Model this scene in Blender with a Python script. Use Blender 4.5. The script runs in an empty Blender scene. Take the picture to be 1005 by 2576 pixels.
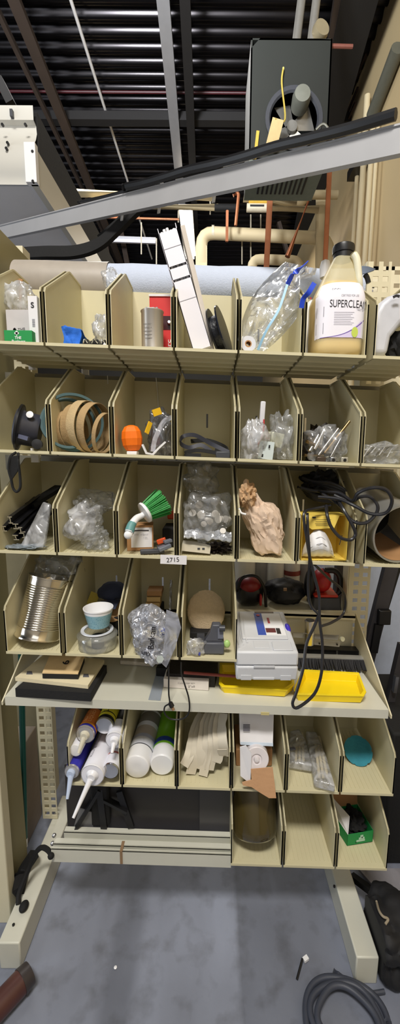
import bpy, bmesh, math, random
from mathutils import Vector, Matrix, noise
PI = math.pi
V = Vector
S = bpy.context.scene
# ------------------------------------------------------------ camera
FPX, PIT, ROL, CX, CAMH = 1000.18, .14949, .00729, 530.886, 1.55
cam_d = bpy.data.cameras.new('camera'); cam = bpy.data.objects.new('camera', cam_d)
S.collection.objects.link(cam); S.camera = cam
cam_d.sensor_fit = 'VERTICAL'; cam_d.sensor_height = 24.0
cam_d.lens = FPX / 2576 * 24.0
cam_d.shift_x = (502.5 - CX) / 2576
cam_d.clip_start = .02
fw = V((0, math.cos(PIT), -math.sin(PIT))); rt0 = V((1, 0, 0)); up0 = rt0.cross(fw)
rt = rt0 * math.cos(ROL) + up0 * math.sin(ROL); up = -rt0 * math.sin(ROL) + up0 * math.cos(ROL)
cam.matrix_world = Matrix(((rt.x, up.x, -fw.x, 0), (rt.y, up.y, -fw.y, 0), (rt.z, up.z, -fw.z, CAMH), (0, 0, 0, 1)))
# ------------------------------------------------------------ world and lights
W = bpy.data.worlds.new('world'); S.world = W; W.use_nodes = True
W.node_tree.nodes['Background'].inputs[0].default_value = (.80, .88, 1.0, 1)
W.node_tree.nodes['Background'].inputs[1].default_value = 0.07
def area(name, loc, tgt, sx, sy, power, col):
    d = bpy.data.lights.new(name, 'AREA'); d.shape = 'RECTANGLE'; d.size = sx; d.size_y = sy
    d.energy = power; d.color = col
    o = bpy.data.objects.new(name, d); S.collection.objects.link(o); o.location = loc
    o.rotation_euler = (V(tgt) - V(loc)).to_track_quat('-Z', 'Y').to_euler()
    return o
area('lamp_overhead', (-.3, -1.0, 4.5), (-.05, 1.0, 1.1), 1.1, .45, 148, (1.0, .96, .90))
area('fill_deck_streaks', (-1.15, -.7, 3.5), (-.5, 4.0, 6.0), 0.7, .8, 120, (.92, .95, 1.0)).data.spread = math.radians(70)  # added unseen uplight that makes the gloss streaks on the ribbed ceiling
area('fill_left_cool', (-3.2, .2, 1.6), (-.9, 3.2, 2.6), 1.6, 1.8, 34, (.86, .92, 1.0))  # added cool fill for the overhead underside and bag highlights, unseen source
area('fill_front', (.4, -1.9, 2.9), (0, 1.1, .9), 2.0, 1.0, 9, (.93, .96, 1.0))  # added weak fill from the front, not a fixture of the room
area('lamp_hall', (-1.2, 4.6, 4.9), (-1.0, 4.4, 0), .3, 2.4, 70, (1.0, .97, .93))
area('lamp_hall_far', (-.3, 7.6, 4.6), (0, 7.4, 0), .4, 3.0, 60, (1.0, .93, .82))
vs = S.view_settings
vs.view_transform = 'Standard'; vs.look = 'None'; vs.exposure = 0.0; vs.gamma = 1.0; vs.use_curve_mapping = False

# ------------------------------------------------------------ helpers
def ray(x, y): return fw + rt * ((x - CX) / FPX) - up * ((y - 1288) / FPX)
def q(x, y, Y): d = ray(x, y); return V((0, 0, CAMH)) + d * (Y / d.y)
def g(x, y, z): d = ray(x, y); return V((0, 0, CAMH)) + d * ((z - CAMH) / d.z)
def qx(x, y, X): d = ray(x, y); return V((0, 0, CAMH)) + d * (X / d.x)
def pxm(Y, z): return FPX / (Y * math.cos(PIT) - (z - CAMH) * math.sin(PIT))   # pixels per metre there
def lin(c):
    return tuple(((v / 255) / 12.92 if v / 255 <= .04045 else ((v / 255 + .055) / 1.055) ** 2.4) for v in c)
MC = {}
def M(name, rgb, rough=.5, metal=0, var=.12, scale=30, bump=0, alpha=None, emit=0, coat=0, bscale=None):
    if name in MC: return MC[name]
    m = bpy.data.materials.new(name); m.use_nodes = True; nt = m.node_tree; b = nt.nodes['Principled BSDF']
    c = lin(rgb)
    b.inputs['Roughness'].default_value = rough; b.inputs['Metallic'].default_value = metal
    tc = nt.nodes.new('ShaderNodeTexCoord')
    n = nt.nodes.new('ShaderNodeTexNoise'); n.inputs['Scale'].default_value = scale; n.inputs['Detail'].default_value = 5
    nt.links.new(tc.outputs['Object'], n.inputs['Vector'])
    r = nt.nodes.new('ShaderNodeMix'); r.data_type = 'RGBA'
    nt.links.new(n.outputs['Fac'], r.inputs[0])
    r.inputs[6].default_value = tuple(v * (1 - var) for v in c) + (1,)
    r.inputs[7].default_value = tuple(min(1, v * (1 + var)) for v in c) + (1,)
    nt.links.new(r.outputs[2], b.inputs['Base Color'])
    if bump:
        n2 = nt.nodes.new('ShaderNodeTexNoise'); n2.inputs['Scale'].default_value = bscale or scale * 4; n2.inputs['Detail'].default_value = 6
        nt.links.new(tc.outputs['Object'], n2.inputs['Vector'])
        bp = nt.nodes.new('ShaderNodeBump'); bp.inputs['Strength'].default_value = bump; bp.inputs['Distance'].default_value = .004
        nt.links.new(n2.outputs['Fac'], bp.inputs['Height']); nt.links.new(bp.outputs[0], b.inputs['Normal'])
    if emit:
        b.inputs['Emission Color'].default_value = c + (1,); b.inputs['Emission Strength'].default_value = emit
    if coat: b.inputs['Coat Weight'].default_value = coat
    if alpha is not None:
        b.inputs['Alpha'].default_value = alpha
    MC[name] = m; return m
def film(name, tint=(235, 238, 242), body=.22, gloss=.28, rough=.2, scale=16, bump=.55):
    """thin crinkled clear plastic: mostly see-through, part gloss, part milky"""
    if name in MC: return MC[name]
    m = bpy.data.materials.new(name); m.use_nodes = True; nt = m.node_tree; nt.nodes.clear()
    N = nt.nodes.new; L = nt.links.new
    out = N('ShaderNodeOutputMaterial'); tr = N('ShaderNodeBsdfTransparent'); gl = N('ShaderNodeBsdfGlossy'); di = N('ShaderNodeBsdfDiffuse')
    tl = N('ShaderNodeBsdfTranslucent')
    c = lin(tint); di.inputs[0].default_value = c + (1,); tl.inputs[0].default_value = c + (1,); gl.inputs['Roughness'].default_value = rough
    tc = N('ShaderNodeTexCoord'); n = N('ShaderNodeTexNoise'); n.inputs['Scale'].default_value = scale; n.inputs['Detail'].default_value = 1.5
    n.inputs['Distortion'].default_value = 2.2
    L(tc.outputs['Object'], n.inputs['Vector'])
    bp = N('ShaderNodeBump'); bp.inputs['Strength'].default_value = bump; bp.inputs['Distance'].default_value = .012
    L(n.outputs['Fac'], bp.inputs['Height'])
    for s in (gl, di, tl): L(bp.outputs[0], s.inputs['Normal'])
    mr = N('ShaderNodeMapRange'); mr.inputs[1].default_value = .35; mr.inputs[2].default_value = .72
    mr.inputs[3].default_value = body * .45; mr.inputs[4].default_value = min(.9, body * 2.1); L(n.outputs['Fac'], mr.inputs[0])
    dm = N('ShaderNodeMixShader'); dm.inputs[0].default_value = .4; L(di.outputs[0], dm.inputs[1]); L(tl.outputs[0], dm.inputs[2])
    a = N('ShaderNodeMixShader'); L(mr.outputs[0], a.inputs[0]); L(tr.outputs[0], a.inputs[1]); L(dm.outputs[0], a.inputs[2])
    b = N('ShaderNodeMixShader'); fr = N('ShaderNodeFresnel'); fr.inputs[0].default_value = 1.45; L(bp.outputs[0], fr.inputs['Normal'])
    mm = N('ShaderNodeMath'); mm.operation = 'MULTIPLY_ADD'; L(fr.outputs[0], mm.inputs[0]); mm.inputs[1].default_value = .45; mm.inputs[2].default_value = gloss * .22
    mm.use_clamp = True
    L(mm.outputs[0], b.inputs[0]); L(a.outputs[0], b.inputs[1]); L(gl.outputs[0], b.inputs[2]); L(b.outputs[0], out.inputs[0])
    MC[name] = m; return m

def spline(pts, closed=False, k=6):
    pts = [V(p) for p in pts]; n = len(pts); out = []
    if n < 3: return pts
    rng = range(n) if closed else range(n - 1)
    for i in rng:
        p0 = pts[(i - 1) % n] if closed or i > 0 else pts[0] * 2 - pts[1]
        p1 = pts[i]; p2 = pts[(i + 1) % n]
        p3 = pts[(i + 2) % n] if closed or i + 2 < n else pts[-1] * 2 - pts[-2]
        for j in range(k):
            t = j / k
            out.append(.5 * ((2 * p1) + (p2 - p0) * t + (2 * p0 - 5 * p1 + 4 * p2 - p3) * t * t + (3 * p1 - p0 - 3 * p2 + p3) * t ** 3))
    if not closed: out.append(pts[-1])
    return out
def frame(d, upv=None):
    d = d.normalized(); u = V(upv) if upv is not None else (V((0, 0, 1)) if abs(d.z) < .95 else V((0, 1, 0)))
    s = d.cross(u)
    if s.length < 1e-5: s = d.cross(V((1, 0, 0)))
    s.normalize(); return s, s.cross(d).normalized()
class MB:
    def __init__(s): s.v = []; s.f = []
    def add(s, vs, fs):
        b = len(s.v); s.v += [V(p) for p in vs]; s.f += [tuple(i + b for i in f) for f in fs]; return s
    def box(s, x0, x1, y0, y1, z0, z1):
        return s.add([(x0, y0, z0), (x1, y0, z0), (x1, y1, z0), (x0, y1, z0), (x0, y0, z1), (x1, y0, z1), (x1, y1, z1), (x0, y1, z1)],
                     [(3, 2, 1, 0), (4, 5, 6, 7), (0, 1, 5, 4), (1, 2, 6, 5), (2, 3, 7, 6), (3, 0, 4, 7)])
    def obox(s, c, size, R=None, taper=1.0):
        a, b, h = [t / 2 for t in size]; R = R or Matrix.Identity(3); c = V(c)
        ps = [(-a, -b, -h), (a, -b, -h), (a, b, -h), (-a, b, -h), (-a * taper, -b * taper, h), (a * taper, -b * taper, h), (a * taper, b * taper, h), (-a * taper, b * taper, h)]
        return s.add([c + R @ V(p) for p in ps], [(3, 2, 1, 0), (4, 5, 6, 7), (0, 1, 5, 4), (1, 2, 6, 5), (2, 3, 7, 6), (3, 0, 4, 7)])
    def bar(s, p0, p1, w, h, upv=None):
        p0 = V(p0); p1 = V(p1); sd, u = frame(p1 - p0, upv); sd = sd * (w / 2); u = u * (h / 2)
        return s.add([p0 - sd - u, p0 + sd - u, p0 + sd + u, p0 - sd + u, p1 - sd - u, p1 + sd - u, p1 + sd + u, p1 - sd + u],
                     [(0, 1, 2, 3), (7, 6, 5, 4), (0, 4, 5, 1), (1, 5, 6, 2), (2, 6, 7, 3), (3, 7, 4, 0)])
    def extr(s, poly, vec):
        n = len(poly); vec = V(vec); vs = [V(p) for p in poly] + [V(p) + vec for p in poly]
        return s.add(vs, [tuple(range(n))[::-1], tuple(range(n, 2 * n))] + [(i, (i + 1) % n, n + (i + 1) % n, n + i) for i in range(n)])
    def cyl(s, p0, p1, r0, r1=None, n=24, cap=True):
        p0 = V(p0); p1 = V(p1); r1 = r0 if r1 is None else r1; a, b = frame(p1 - p0)
        vs = [p0 + (a * math.cos(2 * PI * i / n) + b * math.sin(2 * PI * i / n)) * r0 for i in range(n)] + \
             [p1 + (a * math.cos(2 * PI * i / n) + b * math.sin(2 * PI * i / n)) * r1 for i in range(n)]
        fs = [(i, (i + 1) % n, n + (i + 1) % n, n + i) for i in range(n)]
        if cap: fs += [tuple(range(n))[::-1], tuple(range(n, 2 * n))]
        return s.add(vs, fs)
    def lathe(s, prof, o, ax=(0, 0, 1), n=32, cap=True):
        o = V(o); ax = V(ax).normalized(); a, b = frame(ax); vs = []; fs = []
        for r, h in prof:
            for i in range(n):
                t = 2 * PI * i / n; vs.append(o + ax * h + (a * math.cos(t) + b * math.sin(t)) * max(r, 1e-5))
        for j in range(len(prof) - 1):
            for i in range(n): fs.append((j * n + i, j * n + (i + 1) % n, (j + 1) * n + (i + 1) % n, (j + 1) * n + i))
        if cap: fs += [tuple(range(n))[::-1], tuple(range((len(prof) - 1) * n, len(prof) * n))]
        return s.add(vs, fs)
    def tube(s, pts, r, n=8, closed=False, sm=True, k=6, rad=None):
        P = spline(pts, closed, k) if sm else [V(p) for p in pts]
        m = len(P); vs = []; fs = []; a = None
        for i in range(m):
            d = (P[(i + 1) % m] - P[i - 1]) if closed else (P[min(i + 1, m - 1)] - P[max(i - 1, 0)])
            d.normalize()
            if a is None: a, b = frame(d)
            else:
                a = (a - d * a.dot(d))
                a = a.normalized() if a.length > 1e-6 else frame(d)[0]
                b = a.cross(d) * -1
            rr = r if rad is None else rad(i / max(1, m - 1)) 
            for j in range(n):
                t = 2 * PI * j / n; vs.append(P[i] + (a * math.cos(t) + b * math.sin(t)) * rr)
        for i in range(m if closed else m - 1):
            for j in range(n): fs.append((i * n + j, i * n + (j + 1) % n, ((i + 1) % m) * n + (j + 1) % n, ((i + 1) % m) * n + j))
        if not closed: fs += [tuple(range(n))[::-1], tuple(range((m - 1) * n, m * n))]
        return s.add(vs, fs)
    def ribbon(s, pts, w, t, wdir, closed=False, k=6, sm=True):
        """flat strap: width along wdir"""
        P = spline(pts, closed, k) if sm else [V(p) for p in pts]
        m = len(P); vs = []; fs = []
        for i in range(m):
            d = (P[(i + 1) % m] - P[i - 1]) if closed else (P[min(i + 1, m - 1)] - P[max(i - 1, 0)])
            wd = V(wdir); wd = (wd - d * (wd.dot(d) / max(d.length_squared, 1e-12))).normalized(); nn = d.normalized().cross(wd) * t / 2; wd = wd * w / 2
            vs += [P[i] - wd - nn, P[i] + wd - nn, P[i] + wd + nn, P[i] - wd + nn]
        for i in range(m if closed else m - 1):
            j2 = (i + 1) % m
            for j in range(4): fs.append((i * 4 + j, i * 4 + (j + 1) % 4, j2 * 4 + (j + 1) % 4, j2 * 4 + j))
        if not closed: fs += [(3, 2, 1, 0), tuple(m * 4 - 4 + i for i in range(4))]
        return s.add(vs, fs)
    def ball(s, c, r, sub=3, fn=None):
        bm = bmesh.new(); bmesh.ops.create_icosphere(bm, subdivisions=sub, radius=1.0)
        r = V((r, r, r)) if not hasattr(r, '__len__') else V(r); c = V(c)
        vs = []
        for v in bm.verts:
            p = v.co.copy()
            if fn: p = fn(p)
            vs.append(c + V((p.x * r.x, p.y * r.y, p.z * r.z)))
        fs = [tuple(v.index for v in f.verts) for f in bm.faces]; bm.free()
        return s.add(vs, fs)
    def grid(s, fn, nu, nv, thick=None):
        vs = [fn(i / nu, j / nv) for j in range(nv + 1) for i in range(nu + 1)]
        fs = [(j * (nu + 1) + i, j * (nu + 1) + i + 1, (j + 1) * (nu + 1) + i + 1, (j + 1) * (nu + 1) + i) for j in range(nv) for i in range(nu)]
        if thick:
            n0 = len(vs); off = V(thick); vs = vs + [V(p) + off for p in vs]
            fs2 = [tuple(i + n0 for i in f[::-1]) for f in fs]; e = []
            w = nu + 1
            bd = [i for i in range(w)] + [j * w + nu for j in range(1, nv + 1)] + [nv * w + i for i in range(nu - 1, -1, -1)] + [j * w for j in range(nv - 1, 0, -1)]
            for a, b in zip(bd, bd[1:] + bd[:1]): e.append((b, a, a + n0, b + n0))
            fs = fs + fs2 + e
        return s.add(vs, fs)
    def xf(s, Mx):
        s.v = [Mx @ p for p in s.v]; return s
    def rot(s, c, ax, deg):
        c = V(c); R = Matrix.Rotation(math.radians(deg), 3, ax); s.v = [c + R @ (p - c) for p in s.v]; return s
    def build(s, name, mat, parent=None, smooth=True, bevel=0, origin=None, ang=38, bseg=2):
        xs = [p.x for p in s.v]; ys = [p.y for p in s.v]; zs = [p.z for p in s.v]
        o = V(origin) if origin is not None else V(((min(xs) + max(xs)) / 2, (min(ys) + max(ys)) / 2, min(zs)))
        me = bpy.data.meshes.new(name); me.from_pydata([tuple(p - o) for p in s.v], [], s.f); me.update()
        bm = bmesh.new(); bm.from_mesh(me); bmesh.ops.recalc_face_normals(bm, faces=bm.faces); bm.to_mesh(me); bm.free()
        if smooth:
            me.polygons.foreach_set('use_smooth', [True] * len(me.polygons)); me.set_sharp_from_angle(angle=math.radians(ang))
        me.materials.append(mat)
        ob = bpy.data.objects.new(name, me); S.collection.objects.link(ob)
        put(ob, o, parent)
        if bevel:
            md = ob.modifiers.new('bevel', 'BEVEL'); md.width = bevel; md.segments = bseg; md.limit_method = 'ANGLE'; md.angle_limit = math.radians(40)
        return ob
WL = {}
def put(ob, o, parent):
    WL[ob.name] = V(o)
    if parent is not None: ob.parent = parent; ob.location = V(o) - WL[parent.name]
    else: ob.location = o
def tag(o, label, cat, group=None, kind=None):
    if label: o['label'] = label
    if cat: o['category'] = cat
    if group: o['group'] = group
    if kind: o['kind'] = kind
    return o
def thing(name, loc, label, cat, group=None):
    o = bpy.data.objects.new(name, None); S.collection.objects.link(o); o.empty_display_size = .02
    put(o, V(loc), None); return tag(o, label, cat, group)
def struct(o): o['kind'] = 'structure'; return o
DG = None
def text(body, c, w, mat, parent, h=None, R=None, name='lettering', fn=None, off=0):
    """flat lettering centred at c, w wide, facing -Y unless R given"""
    cu = bpy.data.curves.new('t', 'FONT'); cu.body = body; cu.align_x = 'CENTER'; cu.align_y = 'CENTER'; cu.size = 1; cu.offset = off
    o = bpy.data.objects.new('t', cu); S.collection.objects.link(o); bpy.context.view_layer.update()
    me = bpy.data.meshes.new_from_object(o.evaluated_get(bpy.context.evaluated_depsgraph_get()))
    vs = [v.co.copy() for v in me.vertices]; fs = [tuple(p.vertices) for p in me.polygons]
    bpy.data.objects.remove(o); bpy.data.curves.remove(cu); bpy.data.meshes.remove(me)
    x0 = min(v.x for v in vs); x1 = max(v.x for v in vs); y0 = min(v.y for v in vs); y1 = max(v.y for v in vs)
    sx = w / (x1 - x0); sy = sx if h is None else h / (y1 - y0)
    R = R or Matrix.Rotation(PI / 2, 3, 'X')
    m = MB(); out = []
    for v in vs:
        p = V(((v.x - (x0 + x1) / 2) * sx, (v.y - (y0 + y1) / 2) * sy, 0))
        out.append(fn(p) if fn else V(c) + R @ p)
    m.add(out, fs)
    return m.build(name, mat, parent, smooth=False)
def strip(w, h, mat, parent, fn, name='print_line'):
    n = 10; vs = [fn(V(((i / n - .5) * w, (j - .5) * h, 0))) for i in range(n + 1) for j in (0, 1)]
    return MB().add(vs, [(2 * i, 2 * i + 2, 2 * i + 3, 2 * i + 1) for i in range(n)]).build(name, mat, parent, smooth=False)
def flat(c): return lambda p: V(c) + V((p.x, 0, p.y))
def crum(p, seed, f=2.2, a=.35):
    s = V((seed * 7.3, seed * 3.1, seed * 1.7))
    n1 = noise.noise(p * f + s); n2 = abs(noise.noise(p * f * 2.3 + s)); n3 = abs(noise.noise(p * f * 5 + s))
    return 1 + a * (n1 * 1.25 - n2 * .75 - n3 * .10 + .2)
def bag(name, c, size, seed, mat, label=None, cat='bag', group=None, parent=None, f=2.2, a=.35, rot=None, flat=True, sub=4, zmin=None, knot=None, limx=None):
    """crumpled closed film bag around c; size = full extents"""
    r = V(size) / 2; R = rot or Matrix.Identity(3)
    def fn(p):
        k = crum(p, seed, f, a); e = V((math.copysign(abs(p.x) ** .8, p.x), math.copysign(abs(p.y) ** .8, p.y), math.copysign(abs(p.z) ** .8, p.z)))
        if knot and p.z > .2: e.x *= 1 - knot * (p.z - .2) / .8; e.y *= 1 - knot * (p.z - .2) / .8
        return e * k
    m = MB().ball((0, 0, 0), 1, sub, fn)
    m.v = [V(c) + R @ V((p.x * r.x, p.y * r.y, p.z * r.z)) for p in m.v]
    if zmin is not None:
        for p in m.v: p.z = max(p.z, zmin + .002 * (1 + noise.noise(p * 60)))
    if limx:
        for p in m.v: p.x = min(max(p.x, limx[0]), limx[1])
    ob = m.build(name, mat, parent, smooth=True, ang=75)
    if parent is None: tag(ob, label, cat, group)
    return ob

# ------------------------------------------------------------ palette
SH = .03056
ROW = {1: 1.7987, 2: 1.5287, 3: 1.2581, 4: .966, 5: .5536, 6: .293}
WB, XB, YF = .16215, -.58332, 1.05
def fl(r, x): return ROW[r] - SH * x + .0055
CREAM = M('cream_plastic', (208, 200, 165), .48, 0, .05, 14)
CREAMS = M('cream_steel', (216, 208, 178), .42, 0, .06, 9)
GREYS = M('pale_grey_enamel', (205, 204, 190), .45, 0, .08, 8)
BLACK = M('black_plastic', (22, 22, 24), .38)
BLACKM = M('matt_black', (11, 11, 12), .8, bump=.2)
DARK = M('dark_grey_plastic', (62, 64, 70), .5)
WHITE = M('white_plastic', (236, 236, 238), .35, var=.03)
PAPER = M('white_card', (228, 226, 228), .75, var=.04)
INK = M('dark_ink', (30, 28, 34), .6)
GINK = M('grey_ink', (150, 150, 158), .6)
CHROME = M('chrome', (232, 232, 234), .18, 1, .04)
STEEL = M('brushed_steel', (170, 172, 176), .34, 1, .1, 50)
GALV = M('galvanised_steel', (165, 165, 165), .42, .85, .15, 40)
KRAFT = M('brown_cardboard', (172, 128, 84), .8, 0, .1)
FILM = film('clear_film')
FILM2 = film('milky_film', (238, 240, 245), .42, .3)
FILM3 = film('thin_clear_film', (230, 232, 236), .10, .3)
PCREAM = M('cream_paint', (212, 196, 158), .6, 0, .06, 3)
COPPER = M('copper_pipe', (188, 120, 84), .38, .55, .2, 12)
# ------------------------------------------------------------ the room
HC = 5.6; WX = 1.58
def floor_mat():
    m = bpy.data.materials.new('worn_concrete'); m.use_nodes = True; nt = m.node_tree; b = nt.nodes['Principled BSDF']; N = nt.nodes.new; L = nt.links.new
    tc = N('ShaderNodeTexCoord'); mp = N('ShaderNodeMapping'); mp.inputs['Scale'].default_value = (2.2, .8, 1); L(tc.outputs['Object'], mp.inputs[0])
    n1 = N('ShaderNodeTexNoise'); n1.inputs['Scale'].default_value = 1.6; n1.inputs['Detail'].default_value = 3; L(mp.outputs[0], n1.inputs[0])
    n2 = N('ShaderNodeTexNoise'); n2.inputs['Scale'].default_value = 14; n2.inputs['Detail'].default_value = 9; L(tc.outputs['Object'], n2.inputs[0])
    r1 = N('ShaderNodeValToRGB'); r1.color_ramp.elements[0].position = .3; r1.color_ramp.elements[0].color = lin((112, 116, 128)) + (1,)
    r1.color_ramp.elements[1].position = .6; r1.color_ramp.elements[1].color = lin((138, 144, 160)) + (1,); L(n1.outputs[0], r1.inputs[0])
    r2 = N('ShaderNodeValToRGB'); r2.color_ramp.elements[0].position = .28; r2.color_ramp.elements[0].color = (.68, .67, .65, 1); r2.color_ramp.elements[1].position = .5; r2.color_ramp.elements[1].color = (1, 1, 1, 1)
    L(n2.outputs[0], r2.inputs[0])
    # worn strips: a dark band and a darker right part
    sx = N('ShaderNodeSeparateXYZ'); L(tc.outputs['Object'], sx.inputs[0])
    r3 = N('ShaderNodeValToRGB'); cr = r3.color_ramp; mr = N('ShaderNodeMapRange'); mr.inputs[1].default_value = -1; mr.inputs[2].default_value = 1; L(sx.outputs[0], mr.inputs[0]); L(mr.outputs[0], r3.inputs[0])
    cr.elements[0].position = .0; cr.elements[0].color = (.8, .8, .8, 1); cr.elements[1].position = 1; cr.elements[1].color = (.8, .8, .85, 1)
    for p, v in ((.34, 1), (.355, .7), (.385, .68), (.40, 1.0), (.545, 1.0), (.55, .68), (.60, .75), (.68, .92)):
        e = cr.elements.new(p); e.color = (v, v, v * 1.0, 1)
    a = N('ShaderNodeMix'); a.data_type = 'RGBA'; a.blend_type = 'MULTIPLY'; a.inputs[0].default_value = 1; L(r1.outputs[0], a.inputs[6]); L(r2.outputs[0], a.inputs[7])
    c = N('ShaderNodeMix'); c.data_type = 'RGBA'; c.blend_type = 'MULTIPLY'; c.inputs[0].default_value = 1; L(a.outputs[2], c.inputs[6]); L(r3.outputs[0], c.inputs[7])
    L(c.outputs[2], b.inputs['Base Color']); b.inputs['Roughness'].default_value = .55
    bp = N('ShaderNodeBump'); bp.inputs['Strength'].default_value = .25; bp.inputs['Distance'].default_value = .01; L(n2.outputs[0], bp.inputs['Height']); L(bp.outputs[0], b.inputs['Normal'])
    return m
struct(MB().box(-7, WX, -3, 14, -.1, 0).build('floor', floor_mat(), origin=(0, 0, 0)))
DECK = M('dark_painted_deck', (40, 38, 39), .24, .9, .2, 6)
def deck():
    per = .152; n = int(12 / per) * 12; vs = []; fs = []
    for i in range(n + 1):
        y = 2 + i * per / 12; t = (i % 12) / 12
        h = (0, 0, .12, .5, .88, 1, 1, 1, .88, .5, .12, 0)[i % 12]
        for x in (-7, WX): vs.append((x, y, HC + .055 * h))
    fs = [(2 * i, 2 * i + 1, 2 * i + 3, 2 * i + 2) for i in range(n)]
    m = MB().add(vs, fs); m.box(-7, WX, -3, 14, HC + .12, HC + .2)
    struct(m.build('ceiling', DECK))
deck()
wr = MB().box(WX, WX + .15, -3, 14, 0, HC + .1).build('wall_right', M('cream_painted_wall', (206, 184, 140), .65, 0, .08, 1.2, bump=.15, bscale=9)); struct(wr)
struct(MB().box(-7, WX, -3.4, -3.2, 0, HC).build('wall_front', M('pale_front_wall', (226, 222, 214), .7)))
struct(MB().box(-7, WX, 13, 13.2, 0, HC).build('wall_back', M('dark_far_wall', (90, 88, 84), .8)))
RUST = M('brown_primer_steel', (66, 54, 45), .7, 0, .25, 5)
DBEAM = M('dark_joist', (28, 26, 25), .7, 0, .2, 5)
STRUTM = M('galvanised_channel', (186, 186, 188), .4, .5, .1, 10)
def zc(px, py, z): return g(px, py, z)
def joist(name, pa, pb, z, w, h, mat, label, cat='joist', y0=None, y1=9, group=None, webs=True):
    a = g(*pa, z); b = g(*pb, z); d = (b - a) / (b.y - a.y); s = a + d * ((y0 if y0 else 2.6) - a.y); e = a + d * (y1 - a.y)
    t = thing(name, s, label, cat, group)
    MB().bar(s, e, w, h).build('chord', mat, t)
    if webs:
        m = MB(); n = int((y1 - s.y) / .6)
        for i in range(n):
            p = s + d * (i * .6); m.tube([p + V((0, 0, .0)), p + d * .3 + V((0, 0, HC - z)), p + d * .6], .012, 5, sm=False)
        m.build('web_rod', mat, t)
    return t
joist('roof_joist', (36, 0), (226, 470), 5.25, .10, .05, RUST, 'brown steel roof joist over the white overhead unit', webs=False)
joist('roof_joist', (10, 60), (205, 470), 5.3, .04, .05, RUST, 'thin brown angle beside the open-web joist on the left', webs=False)
joist('ceiling_channel', (410, 0), (450, 440), 5.35, .11, .07, STRUTM, 'long light grey steel channel below the dark ribbed ceiling', 'channel', webs=False)
joist('roof_joist', (465, 0), (484, 420), 5.3, .09, .09, DBEAM, 'dark joist just right of the light grey channel', webs=False)
joist('roof_joist', (900, 0), (800, 420), 5.3, .30, .14, DBEAM, 'broad dark beam running along the top of the cream wall', webs=False)
joist('roof_joist', (835, 80), (785, 400), 5.3, .06, .1, RUST, 'narrow brown joist between heater and wall', webs=False)
a = g(178, 0, 5.45); b = g(325, 470, 5.45)
tag(MB().cyl(a - (b - a) * .3, a + (b - a) * 1.9, .016, n=10).build('electrical_conduit', M('white_conduit', (215, 212, 208), .4)), 'thin white conduit crossing the ribbed ceiling at a slant', 'conduit')
tag(MB().bar((-6, g(300, 318, 5.3).y, 5.38), (WX, g(300, 318, 5.3).y, 5.38), .10, .09).build('cross_bridging', DBEAM), 'dark bar crossing under the ceiling ribs from side to side', 'beam')
tag(MB().cyl((-5, g(300, 232, 5.5).y, 5.5), (1.1, g(300, 232, 5.5).y, 5.5), .014, n=8).build('sprinkler_line', M('dark_red_paint', (60, 8, 16), .5)), 'thin dark red line running across the ceiling ribs', 'pipe')
# fluorescent lamp, seen end on
lp = thing('ceiling_lamp', g(470, 530, 5.0), 'bright fluorescent ceiling lamp seen above the tilted white carton', 'lamp')
A = g(466, 528, 5.0); B = g(478, 648, 5.0)
MB().bar(A + V((0, 0, .05)), B + V((0, 0, .05)), .20, .05).build('lamp_housing', WHITE, lp)
MB().bar(A, B, .15, .05).build('lamp_tube', M('lamp_glow', (255, 236, 205), .5, emit=9), lp)
lq = thing('ceiling_lamp', g(335, 604, 5.0), 'dim white strip lamp far off between the joist ends', 'lamp')
MB().bar(g(278, 602, 5.0), g(392, 606, 5.0), .10, .06).build('lamp_housing', WHITE, lq)
MB().bar(g(280, 604, 4.95), g(390, 608, 4.95), .05, .02).build('lamp_tube', M('lamp_glow_cool', (226, 230, 255), .5, emit=1.5), lq)

# wall fittings
def wallpipe(px, y0, y1, r, label, X=WX - .06, mat=PCREAM):
    a = qx(px, 640, X); zt = qx(px, y0, X); 
    Y = a.y
    z0 = q(px, y1, Y).z; z1 = q(px, y0, Y).z
    tag(MB().cyl((X, Y, z0 - 1.5), (X, Y, z1), r, n=14).build('wall_pipe', mat), label, 'pipe', 'upright pipes on the wall')
for i, (px, y0, r) in enumerate(((886, 330, .022), (900, 240, .03), (918, 250, .026), (930, 300, .018))):
    wallpipe(px, y0, 690, r, ['thin cream conduit on the cream wall, nearest the roll', 'thickest cream pipe standing against the cream wall', 'second cream wall pipe from the right of its group', 'slim rightmost cream pipe of the group on the wall'][i])
a = qx(1000, 120, WX - .07); b = qx(935, 290, WX - .07)
tag(MB().cyl(a, b, .055, n=14).build('wall_duct', M('grey_green_pipe', (92, 92, 80), .55)), 'grey-green pipe slanting up the top of the cream wall', 'pipe')
a = qx(920, 402, WX - .03); b = qx(985, 410, WX - .03)
t = thing('wall_bracket', a, 'black bracket plate on the cream wall above the jug', 'bracket')
MB().box(WX - .14, WX - .005, a.y - .25, a.y + .25, a.z - .05, a.z + .04).build('plate', BLACK, t)
MB().tube([(WX - .03, a.y, a.z - .05), (WX - .05, a.y + .05, a.z - .3), (WX - .02, a.y + .1, a.z - .55)], .012, 6).build('stay', PCREAM, t)
for i, (px, py) in enumerate(((905, 178), (885, 262), (880, 295))):
    a = qx(px, py, WX - .02)
    tag(MB().bar(a + V((-.01, -.2, 0)), a + V((-.01, .25, .02)), .02, .03).build('wall_crack', M('dark_gap', (60, 42, 28), .8)), ['topmost dark bracket stub on the cream wall under the beam', 'middle dark bracket stub on the cream wall', 'lowest dark bracket stub on the cream wall'][i], 'bracket', 'dark stubs high on the wall')

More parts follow.
